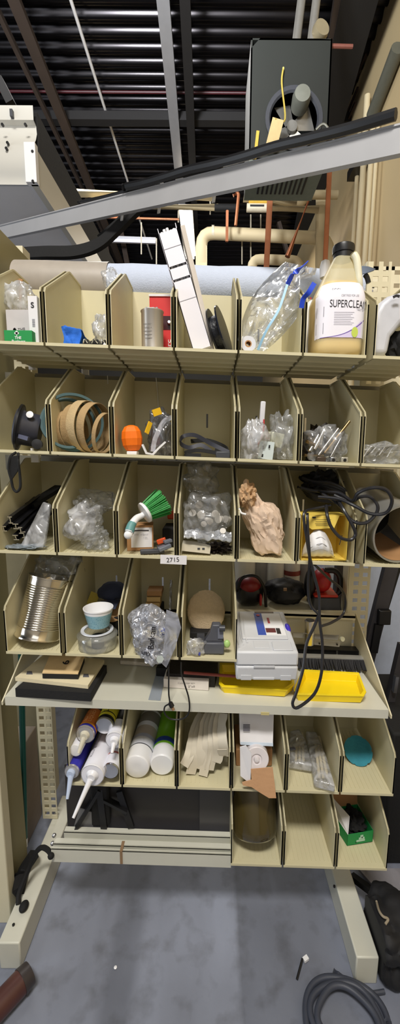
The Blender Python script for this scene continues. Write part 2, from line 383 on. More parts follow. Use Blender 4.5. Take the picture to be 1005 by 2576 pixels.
# pipes beyond the rack
PY_ = 5.4
def pipe(pts, r, label, mat=PCREAM, Y=PY_, elbow=None, cat='pipe', name='water_pipe', group='pipes hung beyond the rack', bands=()):
    P = [q(x, y, Y) if len(p3) == 0 else q(x, y, p3[0]) for x, y, *p3 in pts]
    out = [P[0]]
    for i in range(1, len(P) - 1):
        for t in (.0, .25, .5, .75, 1.0):
            e = min(r * 2.2, (P[i] - P[i - 1]).length * .45, (P[i + 1] - P[i]).length * .45)
            a = P[i] + (P[i - 1] - P[i]).normalized() * e; b = P[i] + (P[i + 1] - P[i]).normalized() * e
            out.append(a * (1 - t) ** 2 + P[i] * 2 * t * (1 - t) + b * t * t)
    out.append(P[-1])
    if bands:
        t = thing(name, P[0], label, cat, group); MB().tube(out, r, 16, sm=False).build('pipe_run', mat, t)
        for (x, y, w, m, tx) in bands:
            c = q(x, y, Y); h = w / pxm(Y, c.z) / 2
            bnd = MB().cyl(c - V((h, 0, 0)), c + V((h, 0, 0)), r * 1.08, n=16).build('band', m, t)
            if tx: text(tx, c + V((0, -r * 1.12, 0)), h * 1.7, INK, bnd)
            elif mat is PCREAM and w == 50: strip(h * 1.4, .02, INK, bnd, flat(c + V((0, -r * 1.12, 0))))
        return t
    return tag(MB().tube(out, r, 16, sm=False).build(name, mat), label, cat, group)
YEL = M('yellow_marker', (216, 178, 70), .5)
PW = M('white_band', (214, 204, 180), .5)
pipe([(506, 700), (506, 585), (826, 600), (824, 700)], .072, 'thick cream pipe with two elbows bridging behind the roll', bands=((535, 585, 6, PW, None), (805, 599, 6, PW, None)))
pipe([(632, 700), (634, 652), (752, 656), (754, 700)], .055, 'lower thick cream pipe arching just over the roll', Y=5.1)
pipe([(190, 486), (540, 496)], .042, 'cream pipe crossing at left, uppermost of two', Y=5.2)
pipe([(230, 519), (545, 522), (548, 522)], .036, 'long cream pipe crossing below the first, dark sleeve at its end', Y=5.2, bands=((570, 523, 62, BLACKM, None),))
pipe([(612, 497), (756, 516), (768, 490), (848, 490)], .045, 'cream pipe with a raised bend and a yellow lettered band', Y=5.0, bands=((648, 502, 46, YEL, 'HOT WATER'),))
pipe([(620, 523), (800, 527)], .04, 'cream pipe with a pale lettered band below the heater', Y=5.0, bands=((645, 523, 50, PW, None),))
pipe([(806, 490), (804, 700)], .06, 'cream stack pipe dropping behind the copper line', Y=5.3)
for i, (pts, r) in enumerate((([(566, 560), (600, 486), (596, 566)], .018), ([(571, 530), (570, 608)], .016), ([(678, 505), (668, 700)], .03), ([(828, 424), (815, 700)], .026), ([(800, 438), (722, 646)], .028))):
    pipe(pts if i else [(586, 492), (600, 484), (592, 568)], r, ['bent copper stub dropping from the cream pipes', 'short copper stub, leftmost of the drops', 'upright copper pipe in front of the thick cream bridge', 'dark copper upright passing left of the jug cap', 'slanting copper pipe running down to the left'][i], COPPER, Y=4.6 if i > 1 else 5.1, name='copper_pipe', group='copper pipes beyond the rack')
for i, (x, y0, y1) in enumerate(((608, 600, 665), (630, 540, 665), (655, 540, 600), (528, 500, 540), (393, 600, 665), (355, 560, 640), (448, 530, 560))):
    pipe([(x, y0), (x, y1)], .008, ['thin hanger rod left of the copper upright', 'hanger rod behind the thick bridge pipe', 'short hanger rod below the pale band', 'short rod above the left elbow', 'pale upright rod left of the tilted carton', 'faint rod far left over the roll', 'tiny rod beside the bright lamp'][i], M('pale_rod', (168, 160, 140), .5), Y=5.6, name='hanger_rod', group='hanger rods beyond the rack')
tag(MB().tube([q(215, 545, 5.6), q(300, 548, 5.6), q(450, 552, 5.6)], .014, 8).build('copper_pipe', COPPER), 'thin copper line running level over the hanging black hose', 'pipe')
for i, (pa, pb) in enumerate((((700, 560), (730, 665)), ((255, 560), (275, 665)), ((300, 560), (320, 665)))):
    tag(MB().bar(q(*pa, 7.5), q(*pb, 7.5), .08, .06).build('roof_brace', RUST), ['dark brace far beyond the bridge pipe', 'far brown brace just right of the overhead unit', 'far brown brace above the middle of the roll'][i], 'brace', 'far roof braces')

# unit heater
HG = M('heater_enamel', (34, 37, 33), .6, 0, .1, 6)
x0, x1 = .235, .76; z0 = 3.50; z1 = 4.2; y0, y1 = 3.0, 3.42
ht = thing('unit_heater', ((x0 + x1) / 2, y0, z0), 'dark grey-green unit heater hung under the ceiling, fan side to the rack', 'heater')
m = MB()
fc = q(738, 300, y0); R0 = .165; n = 40
ring = [(fc.x + R0 * math.cos(2 * PI * i / n), y0, fc.z + R0 * math.sin(2 * PI * i / n)) for i in range(n)]
def rect(t):
    c, s_ = math.cos(t), math.sin(t); hx = ((x1 - fc.x) if c > 0 else (fc.x - x0)); hz = ((z1 - fc.z) if s_ > 0 else (fc.z - z0))
    k = min(hx / abs(c) if abs(c) > 1e-6 else 9, hz / abs(s_) if abs(s_) > 1e-6 else 9); return (fc.x + c * k, y0, fc.z + s_ * k)
m.add(ring + [rect(2 * PI * i / n) for i in range(n)], [(i, (i + 1) % n, n + (i + 1) % n, n + i) for i in range(n)])
m.box(x0, x0 + .01, y0, y1, z0, z1); m.box(x1 - .01, x1, y0, y1, z0, z1); m.box(x0, x1, y0, y1, z0, z0 + .01); m.box(x0, x1, y0, y1, z1 - .01, z1); m.box(x0, x1, y1 - .01, y1, z0, z1)
m.build('casing', HG, ht)
m = MB(); m.lathe([(R0 + .02, 0), (R0 + .025, .012), (R0, .012), (R0 - .01, 0)], (fc.x, y0, fc.z), (0, -1, 0), 40, cap=False); m.build('fan_ring', DARK, ht)
mo = MB().lathe([(.02, 0), (.055, .01), (.06, .08), (.05, .12), (.01, .125)], (fc.x + .04, y0 + .05, fc.z + .10), (0, -1, 0), 20).build('motor', M('motor_grey', (120, 122, 112), .45), ht)
m = MB()
for k in range(4):
    t = k * PI / 2 + .5; c_ = V((math.cos(t), 0, math.sin(t))); s_ = V((-math.sin(t), 0, math.cos(t)))
    o = V((fc.x, y0 + .08, fc.z))
    m.add([o + c_ * .03 - s_ * .03, o + c_ * .15 - s_ * .07 + V((0, .03, 0)), o + c_ * .15 + s_ * .06 - V((0, .03, 0)), o + c_ * .03 + s_ * .03], [(0, 1, 2, 3)])
m.cyl((fc.x, y0 + .05, fc.z), (fc.x, y0 + .1, fc.z), .035, n=16)
m.build('fan_blade', M('fan_alloy', (150, 148, 142), .35, .6), ht)
gr = MB().box(x0 + .0, x1 - .0, y0, y1, z0 - .012, z0 - .002).build('louvre_panel', M('louvre_lit_enamel', (124, 134, 124), .5, .1), ht)  # paler than the casing: light on the underside is put into its colour
m = MB()
for i in range(11):
    x = x0 + .09 + i * .033; m.box(x, x + .014, y0 + .14, y1 - .08, z0 - .0145, z0 - .0118)
m.build('louvre_slot', BLACK, gr)
for i, (dx, py) in enumerate(((-.05, 0), (.05, 0))):
    a = V((fc.x + dx + .06, y0 + .1, z1)); MB().cyl(a, a + V((.16, .15, HC - z1)), .028, n=12).build('flue', M('old_galvanised', (150, 146, 138), .45, .6), ht)
MB().cyl((fc.x + .02, y0 + .02, z1 - .02), (fc.x + .38, y0 + .05, z1 + .0), .012, n=8).build('gas_line', M('rusty_red', (120, 70, 58), .6), ht)
a = q(690, 335, y0 - .06)
tg = MB().obox(a, (.075, .004, .17), Matrix.Rotation(.25, 3, 'Y')).build('hang_tag', M('manila_tag', (205, 182, 130), .7), ht)
m = MB(); m.tube([q(712, 170, y0 - .02), q(708, 210, y0 - .03), q(716, 300, y0 - .04), a + V((0, 0, .08))], .006, 6); m.build('wire', M('yellow_wire', (190, 170, 80), .5), ht)
MB().tube([q(790, 330, y0 - .03), q(812, 312, y0 - .05), q(828, 330, y0 - .04), q(840, 360, y0)], .008, 6).build('flex_conduit', M('flex_grey', (140, 140, 130), .4, .5), ht)
MB().bar(q(640, 400, y0 - .01), q(648, 330, y0 - .01), .02, .01).build('warning_strip', YEL, ht)
MB().lathe([(.05, 0), (.055, .02), (.05, .05)], q(800, 88, y0 + .1), (.3, -1, .1), 20).build('junction_cover', M('dull_brass', (150, 138, 110), .5, .3), ht)

# overhead unit at left
UW = M('white_unit_enamel', (206, 204, 196), .35, 0, .04, 5); UG = M('unit_base_lifted', (226, 226, 230), .35, 0, .08, 5)  # UG: underside colour raised to stand in for missing bounce light
Y0 = 2.0; br = q(95, 465, Y0); tr = q(95, 372, Y0); top = q(70, 265, Y0)
X1 = br.x; zb = br.z; zt = tr.z; ztt = top.z
un = thing('overhead_unit', (X1 - .6, Y0, zb), 'long white sheet-metal unit hung overhead at the left, black top edge', 'air unit')
prof = [(zb, 0), (zb + (zt - zb) * .25, 0), (zb + (zt - zb) * .3, -.01), (zt, -.01), (zt + .02, .0), (zt + (ztt - zt) * .25, .015), (zt + (ztt - zt) * .45, .03), (zt + (ztt - zt) * .62, .025), (zt + (ztt - zt) * .66, .0), (ztt, 0)]
m = MB(); vs = []
for z, d in prof: vs += [(-2.6, Y0 + d, z), (X1 - .004, Y0 + d, z)]
m.add(vs, [(2 * i, 2 * i + 1, 2 * i + 3, 2 * i + 2) for i in range(len(prof) - 1)])
m.build('end_cover', UW, un, ang=60)
MB().box(X1 - .03, X1, Y0 + .0, 5.2, zb, zt).build('side_panel', UW, un)
MB().box(-2.6, X1 - .02, Y0 + .03, 5.2, zb + .01, zb + .03).build('underside', UG, un)
MB().box(-2.6, X1 + .0, Y0 + .035, 5.2, zt, ztt).build('black_insulation', BLACKM, un)
MB().box(X1 - .045, X1 + .004, Y0 - .02, Y0 + .01, zb, zt + .01).build('corner_bracket', WHITE, un)
for (x, y) in ((81, 380), (82, 455), (18, 358), (15, 372), (5, 312), (63, 312)): c = q(x, y, Y0 - .022); MB().cyl(c, c + V((0, .01, 0)), .006, n=10).build('screw_hole', BLACK, un)
m = MB(); c = q(32, 290, Y0); m.box(c.x - .006, c.x + .006, Y0 - .016, Y0 + .03, c.z - .014, c.z + .014); m.build('hanger_slot', DARK, un)
MB().bar(q(0, 205, Y0 + .3), q(30, 265, Y0 + .3), .05, .04).build('hanger_strap', DBEAM, un)

# diagonal strut and its cables
A = q(-30, 590, 2.2); B = q(1060, 334, .98); dr = (B - A)
st = thing('steel_strut', A, 'grey steel channel crossing in front of the ceiling at a slant', 'strut')
m = MB(); sd, u = frame(dr); hh = .034
m.bar(A - u * .008, B - u * .008, .016, .054); m.bar(A + u * .021, B + u * .021, .022, .004)
m.build('channel', M('strut_grey', (172, 172, 174), .5, .1, .1, 9), st)
for t in (.5, .595, .712): c = A + dr * t; MB().bar(c + u * .05 - sd * .02, c - u * .045 - sd * .02, .012, .003, upv=sd).build('clear_tie', film('tie_film', body=.5), st)
tag(MB().tube([A + dr * t + u * (.037 + .002 * math.sin(t * 40)) + sd * .015 for t in [.52 + i * .05 for i in range(10)]], .012, 8).build('black_cable', BLACK), 'black cable lying along the top of the slanting steel channel', 'cable')
tag(MB().tube([A + dr * t + u * (.034 + .003 * math.sin(t * 23)) + sd * .004 for t in [.38 + i * .05 for i in range(8)]], .006, 8).build('black_cable', BLACK), 'thinner black cable starting midway along the slanting channel', 'cable')
hz = [(40, 640), (110, 636), (190, 634), (250, 614), (300, 570), (350, 522), (410, 492), (500, 466), (600, 430)]
tag(MB().ribbon([q(x, y, 1.75 - .0003 * x) for x, y in hz], .05, .016, (0, .35, 1)).build('black_hose', BLACKM), 'flat black hose sagging from the channel behind the roll', 'hose')
tag(MB().ribbon([q(x, y - 12, 1.82 - .0003 * x) for x, y in hz[3:]], .03, .016, (0, .35, 1)).build('black_hose', BLACKM), 'second narrower black hose lying along the sagging one', 'hose')
tag(MB().bar(q(508, 495, 1.6), q(548, 462, 1.6), .014, .004).build('clear_tie', film('tie_film')), 'clear plastic strip dangling under the slanting channel', 'strip')

# partition at left
OL = M('olive_partition', (146, 138, 100), .6, 0, .1, 5)
pt = thing('partition_panel', (-.665, 1.15, 0), 'tall olive metal partition standing at the left end of the rack', 'partition')
MB().box(-.69, -.668, 1.14, 1.26, .0, 2.25).build('panel', OL, pt)
MB().box(-.70, -.682, 1.26, 1.62, 1.7, 2.25).build('upper_gusset', OL, pt)
MB().box(-.71, -.652, 1.10, 1.14, .0, 2.25).build('front_post', CREAMS, pt, bevel=.003)
MB().box(-.74, -.705, 1.6, 1.66, 0, 2.3).build('rear_post', CREAMS, pt)
MB().box(-.95, -.75, 1.62, 1.64, .0, 1.8).build('rear_panel', M('olive_grey_sheet', (128, 120, 92), .6), pt)

# ------------------------------------------------------------ the rack
rk = thing('storage_rack', (0, 1.37, 0), 'cream steel rack with slotted uprights and long box-section feet', 'rack')
SLOT = M('slot_shadow_black', (26, 25, 24), .8)
def slotted(x0, x1, yy, z0, z1, cols, pitch=.032, hw=.009, hh=.008, mat=CREAMS):
    """perforated face made of real strips round each square hole, plus flange"""
    m = MB(); t = .003; n = int((z1 - z0) / pitch); edges = [x0]
    for c in cols: edges += [c - hw, c + hw]
    edges.append(x1)
    for i in range(0, len(edges), 2): m.box(edges[i], edges[i + 1], yy, yy + t, z0, z1)
    for c in cols:
        for k in range(n): z = z0 + k * pitch; m.box(c - hw, c + hw, yy, yy + t, z, z + pitch - 2 * hh)
    return m
ru = q(905, 1490, 1.385).x
m = slotted(ru - .045, ru + .033, 1.385, .1, 2.16, (ru - .017, ru + .015)); m.box(ru - .048, ru - .044, 1.385, 1.44, .1, 2.16); m.build('upright', CREAMS, rk, smooth=False)
lu = q(116, 1950, 1.385).x
m = slotted(lu - .02, lu + .035, 1.385, .1, 2.05, (lu - .005, lu + .022)); m.box(lu - .023, lu - .02, 1.385, 1.44, .1, 2.05); m.build('upright', CREAMS, rk, smooth=False)
pp = q(960, 760, 1.5).x
m = slotted(pp - .055, pp + .09, 1.46, 1.2, q(960, 670, 1.46).z, (pp - .02, pp + .03, pp + .07), pitch=.042, hw=.010, hh=.007); zt_ = 1.2 + int((q(960, 670, 1.46).z - 1.2) / .042) * .042; m.box(pp - .055, pp + .09, 1.46, 1.463, zt_, zt_ + .012); m.build('perforated_upright', M('pale_cream_steel', (226, 218, 190), .5), rk, smooth=False)
def shz(x, z): return z - SH * x
def slab(m, x0, x1, y0, y1, z0, z1):   # follows the slight fall of the rack to the right
    return m.add([(x0, y0, shz(x0, z0)), (x1, y0, shz(x1, z0)), (x1, y1, shz(x1, z0)), (x0, y1, shz(x0, z0)), (x0, y0, shz(x0, z1)), (x1, y0, shz(x1, z1)), (x1, y1, shz(x1, z1)), (x0, y1, shz(x0, z1))],
                 [(3, 2, 1, 0), (4, 5, 6, 7), (0, 1, 5, 4), (1, 2, 6, 5), (2, 3, 7, 6), (3, 0, 4, 7)])
for z in (2.00, 1.755, 1.485, 1.20): slab(MB(), -.70, .62, 1.362, 1.38, z - .02, z + .03).build('rail', M('rail_grey_steel', (126, 122, 108), .5, .1), rk)
slab(MB(), -.45, .10, 1.357, 1.372, 2.035, 2.048).build('top_rail', GREYS, rk)
for (xf0, xf1, yf) in ((.433, .499, .954), (-.628, -.563, .982)):
    MB().box(xf0, xf1, yf, 1.5, .0, .095).build('foot', GREYS, rk, bevel=.004)
for (x, y) in ((60, 2280), (34, 2327), (840, 2230)):
    c = g(x, y, .096); MB().cyl(c - V((0, 0, .002)), c + V((0, 0, .003)), .004 if x != 60 else .001, n=10).build('bolt_hole', BLACK, rk)
bx0, bx1 = q(132, 2165, 1.06).x, q(580, 2176, 1.06).x
bs = thing('base_shelf', ((bx0 + bx1) / 2, 1.06, .28), 'grey-cream stepped steel base shelf across the rack bottom, rust streaked', 'shelf')
m = MB(); slab(m, bx0, bx1, 1.055, 1.058, .278, .325); slab(m, bx0, bx1, 1.055, 1.062, .322, .325); slab(m, bx0, bx1, 1.060, 1.073, .300, .303); slab(m, bx0, bx1, 1.071, 1.074, .30, .325); slab(m, bx0, bx1, 1.071, 1.09, .322, .325); slab(m, bx0 + .02, bx1, 1.088, 1.11, .300, .303); slab(m, bx0 + .02, bx1, 1.108, 1.111, .300, .328); slab(m, bx0 + .02, bx1, 1.108, 1.127, .325, .328)
m.build('stepped_tray', GREYS, bs, smooth=False)
st_ = MB(); xs = q(302, 2140, 1.06).x; slab(st_, xs, xs + .008, 1.0535, 1.055, .28, .326); slab(st_, xs, xs + .009, 1.0545, 1.086, .3255, .3262); st_.build('rust_streak', M('rust_stain', (140, 112, 82), .8), bs)
sc_ = MB(); 
for (x, y) in ((137, 2100), (133, 2120)): c = q(x, y, 1.09); sc_.lathe([(.006, 0), (.006, .006), (.002, .009)], c, (0, -1, .3), 10)
sc_.build('bolt', GALV, bs)
tag(MB().box(q(168, 2040, 1.15).x, bx1 + .01, 1.150, 1.154, .28, .545).build('back_sheet', M('dull_dark_steel', (52, 49, 48), .4, .2, .2, 4)), 'dull dark grey sheet closing the back above the base shelf', 'sheet')
tag(MB().box(bx1 - .10, bx1 + .01, 1.142, 1.148, .28, .545).build('back_sheet', M('mid_grey_steel', (72, 70, 70), .4, .2, .1, 4)), 'narrower mid grey sheet standing at the right of the back opening', 'sheet')
t = thing('tripod_stand', V((-.3, 1.2, .33)), 'black folded tripod stand in the dark opening above the base shelf', 'tripod')
for (a, b) in (((250, 1985), (262, 2085)), ((250, 1985), (190, 2085)), ((300, 1990), (330, 2080)), ((262, 2010), (320, 2040))):
    MB().bar(q(*a, 1.135), q(*b, 1.125), .02, .010).build('leg', BLACK, t)
MB().box(q(245, 2000, 1.21).x, q(290, 2000, 1.21).x, 1.13, 1.148, .335, .54).build('body', BLACKM, t, bevel=.01)
tag(MB().obox(q(215, 2062, 1.135), (.06, .004, .07), Matrix.Rotation(.3, 3, 'Y')).build('steel_plate', M('grey_sheet', (120, 120, 122), .4, .3)), 'small grey plate leaning behind the tripod stand', 'plate')
# small hooks under rows
for i, (x, y) in enumerate(((79, 915), (212, 928), (86, 1148))):
    c = q(x, y, 1.34 if i < 2 else 1.2); m = MB(); m.box(c.x - .010, c.x + .012, c.y, c.y + .01, c.z - .018, c.z + .004); m.box(c.x - .010, c.x - .004, c.y, c.y + .01, c.z + .004, c.z + .024)
    tag(m.build('bin_hook', WHITE), ['small white hook hanging under the leftmost top-row bin', 'small white hook under the second top-row bin', 'white clip under the lip of the leftmost second-row bin'][i], 'hook', 'white hooks under the bins')

# ------------------------------------------------------------ bins
def bin_mesh():
    w = WB - .0055; D1, H1, H2, DC = .295, .139, .253, .19; t = .0032; m = MB(); h = w / 2
    m2 = MB()
    prof = [(0, 0), (0, H1 - .012), (.006, H1), (DC - .006, H2 - .003), (DC + .006, H2), (D1, H2), (D1, 0)]
    for sx in (-1, 1):
        xo = sx * h; xi = sx * (h - t)
        m.add([(min(xo, xi), y, z) for y, z in prof] + [(max(xo, xi), y, z) for y, z in prof],
              [tuple(range(7))[::-1], tuple(range(7, 14))] + [(i, (i + 1) % 7, 7 + (i + 1) % 7, 7 + i) for i in range(7)])
        # thick rolled rim following the front edge
        rim = [(0.0, .001), (0, H1 - .012), (.006, H1), (DC - .006, H2 - .003), (DC + .006, H2), (D1, H2)]
        xr0, xr1 = sorted((sx * h, sx * (h - .0048)))
        for (a, b) in zip(rim, rim[1:]):
            d = V((b[0] - a[0], b[1] - a[1])).normalized(); nn = V((d.y, -d.x)) * .005
            P = [(xr0, a[0], a[1]), (xr1, a[0], a[1]), (xr1, b[0], b[1]), (xr0, b[0], b[1])]
            Q = [(x, y + nn.x, z + nn.y) for x, y, z in P]
            m.add(P + Q, [(0, 1, 2, 3), (7, 6, 5, 4), (0, 4, 5, 1), (1, 5, 6, 2), (2, 6, 7, 3), (3, 7, 4, 0)])
    m.box(-h, h, 0, D1, 0, t); m.box(-h, h, -.001, .004, 0, .0075)
    m.box(-h, -.003, D1 - t, D1, 0, H2 - .012); m.box(.003, h, D1 - t, D1, 0, H2 - .012); m.box(-.003, .003, D1 - t, D1, 0, .10); m.box(-.003, .003, D1 - t, D1, .145, H2 - .012)
    for k in range(4): m.box(-h, h, .05 + k * .055, .055 + k * .055, -.004, 0)
    for k in range(11):
        x = -h + .012 + k * (w - .024) / 10; m.box(x - .0006, x + .0006, .02, D1 - .02, t, t + .0012)
    m.v = [V((p.x, p.y, p.z - SH * p.x)) for p in m.v]
    return m
bproto = bin_mesh().build('shelf_bin', CREAM, None, smooth=False, origin=(0, 0, 0))
bmesh_ = bproto.data; first = [True]
def place_bin(xc, row, label, yoff=0, rot=0):
    o = bproto if first[0] else bproto.copy(); 
    if not first[0]: S.collection.objects.link(o)
    first[0] = False
    o.location = (xc, YF + yoff, ROW[row] - SH * xc); o.rotation_euler = (0, rot, 0)
    tag(o, label, 'bin', 'cream shelf bins of the rack'); return o
def bc(k): return XB + (k + .5) * WB
L1 = ['cream bin at the left edge of the top row, holding a green box', 'cream top-row bin with a blue rag in it', 'cream top-row bin holding the metal capacitor', 'cream top-row bin the long white carton leans out of', 'cream top-row bin stuffed with the zip bag', 'cream top-row bin holding the big jug', 'cream top-row bin at the right edge with a grey sprayer']
L2 = ['cream bin at the left edge of the second row, black mask on its lip', 'cream second-row bin full of tan sanding belts', 'cream second-row bin with the orange ball', 'cream second-row bin with a coiled black strap', 'cream second-row bin with a bag of switch plates', 'cream second-row bin with chrome hardware', 'cream second-row bin at the right edge, cable ties inside']
L3 = ['cream third-row bin with dark metal profiles', 'cream third-row bin with a crumpled clear bag', 'cream third-row bin with the green brush', 'cream third-row bin filled with small white fittings', 'cream third-row bin with the brown paper parcel', 'cream third-row bin with the yellow mask carton', 'cream third-row bin at the right edge under the metal duct']
for k in range(7): place_bin(bc(k) + (.012 if k == 6 else 0), 1, L1[k])
for k in range(7): place_bin(bc(k), 2, L2[k])
for k in range(7): place_bin(bc(k) + (.022 if k == 6 else .004), 3, L3[k])
for (a, b, l) in ((15, 158, 'cream fourth-row bin holding the ribbed tin'), (167, 302, 'cream fourth-row bin with the blue paper cup'), (308, 449, 'cream fourth-row bin with the lettered bag hanging out'), (457, 592, 'cream fourth-row bin with a woolly pad')):
    ym = 1655; place_bin((q(a, ym, YF).x + q(b, ym, YF).x) / 2, 4, l)
L5 = ['cream bin of sealant tubes under the wide shelf', 'cream bin with two white-capped spray cans', 'cream bin with folded papers, under the wide shelf', 'cream bin holding a tape roll and torn brown paper', 'cream bin with clear packets, under the wide shelf', 'cream bin with a teal disc, under the wide shelf']
for k in range(1, 7): place_bin(bc(k), 5, L5[k - 1])
for k, l in ((4, 'cream bottom-row bin with the dark glass jar'), (5, 'empty cream bin, middle of the bottom row'), (6, 'cream bottom-row bin with the open green box')): place_bin(bc(k), 6, l)

# wide shelf
sx0, sx1 = -.585, .512; YS = 1.045; ZS = .838
sh = thing('tray_shelf', (0, YS, ZS - .03), 'wide cream steel tray shelf between fourth row and lower bins', 'shelf')
m = MB(); slab(m, sx0, sx1, YS, 1.36, ZS - .004, ZS); slab(m, sx0, sx1, YS - .002, YS, ZS - .027, ZS + .0); m.build('shelf_plate', GREYS, sh)
slab(MB(), sx0, sx1, 1.357, 1.36, ZS, ZS + .15).build('back_plate', CREAMS, sh)
m = MB(); slab(m, sx0, sx1, 1.335, 1.362, ZS + .15, ZS + .158); slab(m, sx0, sx1, 1.335, 1.338, ZS + .143, ZS + .158); m.build('back_rim', CREAMS, sh)
for sx in (sx0 - .012, sx1 + .008):
    zz = shz(sx, ZS); MB().extr([(sx, YS + .0, zz - .028), (sx, YS, zz - .018), (sx, 1.36, zz + .16), (sx, 1.36, zz - .028)], (.004, 0, 0)).build('side_plate', CREAMS, sh)
slab(MB(), q(655, 1795, YS).x, q(676, 1795, YS).x, YS - .003, YS - .001, ZS - .029, ZS - .02).build('chipped_paint', M('bare_primer', (200, 186, 130), .8), sh)
# label on the bin lip
c = q(436, 1408, 1.044)
lt = thing('paper_label', c - V((0, 0, .013)), 'small white label with a handwritten number on the third-row lip', 'label')
MB().obox(c, (.071, .0012, .025), Matrix.Rotation(math.radians(2), 3, 'Y')).build('card', PAPER, lt)
text('2715', c + V((-.002, -.0012, 0)), .034, INK, lt, R=Matrix.Rotation(math.radians(-4), 3, 'Y') @ Matrix.Rotation(PI / 2, 3, 'X'))
# roll on top
Yr = 1.40; rc = q(300, 662, Yr).z - .066
rl = thing('foam_roll', (-.08, Yr, rc - .065), 'long pale grey foam roll lying across the top of the rack', 'roll')
xa, xb = q(50, 690, Yr).x, q(905, 700, Yr).x
m = MB(); prof = [(.03, 0), (.062, 0.0), (.066, .006)] + [(.065 + .0012 * math.sin(i * 1.7), i * (xb - xa) / 24) for i in range(1, 24)] + [(.066, xb - xa - .004), (.06, xb - xa), (.02, xb - xa)]
m.lathe(prof, (xa, Yr, rc), (1, 0, -SH * .5), 36); m.build('foam', M('pale_blue_grey_foam', (192, 202, 222), .8, 0, .05, 60, bump=.3), rl)
m = MB().lathe([(.0685, 0), (.0690, .10), (.0680, .2), (.0688, .30)], (xa - .002, Yr, rc), (1, 0, -SH * .5), 36, cap=False); m.build('brown_wrap', M('dull_brown_wrap', (168, 160, 150), .45), rl)
MB().lathe([(.03, 0), (.03, .004), (.02, .004)], (xa - .004, Yr, rc), (1, 0, 0), 24).build('core', KRAFT, rl)
# ------------------------------------------------------------ contents
BLUEC = M('blue_rag', (36, 108, 214), .8, 0, .25, 25, bump=.4)
REDC = M('red_card', (206, 34, 32), .5, 0, .04)
GREEN = M('green_card', (24, 140, 70), .6, 0, .06)
ORANGE = M('orange_plastic', (248, 118, 14), .5, 0, .08, 60)
TAN = M('tan_abrasive', (170, 142, 100), .85, 0, .15, 60, bump=.3)
TEALB = M('teal_belt', (60, 88, 90), .7, 0, .1, 30)
RED = M('red_plastic', (176, 34, 36), .4)
def bx(x0, x1, yt, Y, r, yb=None, ym=None):
    ym = ym or 1000
    a = q(x0, ym, Y); b = q(x1, ym, Y); X0, X1 = a.x, b.x
    zt = q((x0 + x1) / 2, yt, Y).z
    z0 = fl(r, (X0 + X1) / 2) if yb is None else q((x0 + x1) / 2, yb, Y).z
    return X0, X1, z0, zt
def barcode(parent, x0, x1, z0, z1, y, mat=GINK, horiz=True, n=9):
    m = MB()
    for i in range(n):
        t0 = i / n; t1 = t0 + (.35 + .4 * ((i * 7) % 3) / 3) / n
        if horiz: m.box(x0, x1, y - .0006, y, z0 + (z1 - z0) * t0, z0 + (z1 - z0) * t1)
        else: m.box(x0 + (x1 - x0) * t0, x0 + (x1 - x0) * t1, y - .0006, y, z0, z1)
    return m.build('barcode', mat, parent, smooth=False)
def tree_logo(parent, c, w, mat, y):
    m = MB()
    for dx, dz, r in ((0, .25, .3), (-.28, .05, .24), (.28, .05, .24), (0, 0, .28)):
        m.cyl((c[0] + dx * w, y - .0007, c[1] + dz * w), (c[0] + dx * w, y, c[1] + dz * w), r * w, n=16)
    m.box(c[0] - .07 * w, c[0] + .07 * w, y - .0007, y, c[1] - .6 * w, c[1])
    return m.build('tree_logo', mat, parent)
# --- top row, bin 0
X0, X1, z0, z1 = bx(13, 83, 832, 1.07, 1, ym=850)
t = thing('small_carton', ((X0 + X1) / 2, 1.07, z0), 'green carton with white tree logo, front of the top-left bin', 'box')
gb = MB().box(X0, X1, 1.065, 1.14, z0, z1).build('carton', GREEN, t, bevel=.001)
tree_logo(t, ((X0 + X1) / 2 - .003, z1 - .008), .011, WHITE, 1.065)
text('THE', ((X0 + X1) / 2, 1.064, z1 - .0185), .017, WHITE, t, h=.007, off=.02)
text('Business', ((X0 + X1) / 2 + .001, 1.064, z1 - .027), .034, WHITE, t, h=.007, off=.02)
X0, X1, z0, z1 = bx(15, 76, 779, 1.16, 1, ym=800); z0 = fl(1, X0)
t = thing('open_carton', ((X0 + X1) / 2, 1.16, z0), 'grey-white carton marked THE, standing behind the green one', 'box')
MB().box(X0, X1, 1.16, 1.24, z0, z1).build('carton', M('greyish_card', (196, 192, 196), .8), t, bevel=.001)
tree_logo(t, (X0 + .022, z1 - .052), .009, INK, 1.16); text('THE', (X0 + .041, 1.159, z1 - .051), .02, INK, t, h=.007, R=Matrix.Rotation(-.12, 3, 'Y') @ Matrix.Rotation(PI / 2, 3, 'X'))
text('project', (X0 + .04, 1.159, z1 - .061), .034, INK, t, h=.007, R=Matrix.Rotation(-.08, 3, 'Y') @ Matrix.Rotation(PI / 2, 3, 'X'))
a = q(48, 755, 1.2); bag('plastic_bag', a, (.085, .06, .085), 3, FILM2, 'crumpled clear bag poking out of the grey-white carton', parent=None, zmin=z1 - .02)
X0, X1, z0, z1 = bx(78, 101, 750, 1.10, 1, ym=800)
t = thing('slim_carton', ((X0 + X1) / 2, 1.1, z0), 'slim white carton with a barcode beside the green carton', 'box')
MB().box(X0, X1, 1.085, 1.20, z0, z1).build('carton', PAPER, t, bevel=.001); barcode(t, X0 + .009, X0 + .016, z1 - .075, z1 - .055, 1.085)
text('S', (X0 + .012, 1.084, z1 - .022), .008, INK, t, off=.02)
a = q(32, 740, 1.27); tag(MB().obox(a, (.055, .003, .09), Matrix.Rotation(.12, 3, 'Y')).build('card_flap', KRAFT), 'brown card flap standing at the back of the top-left bin', 'card')
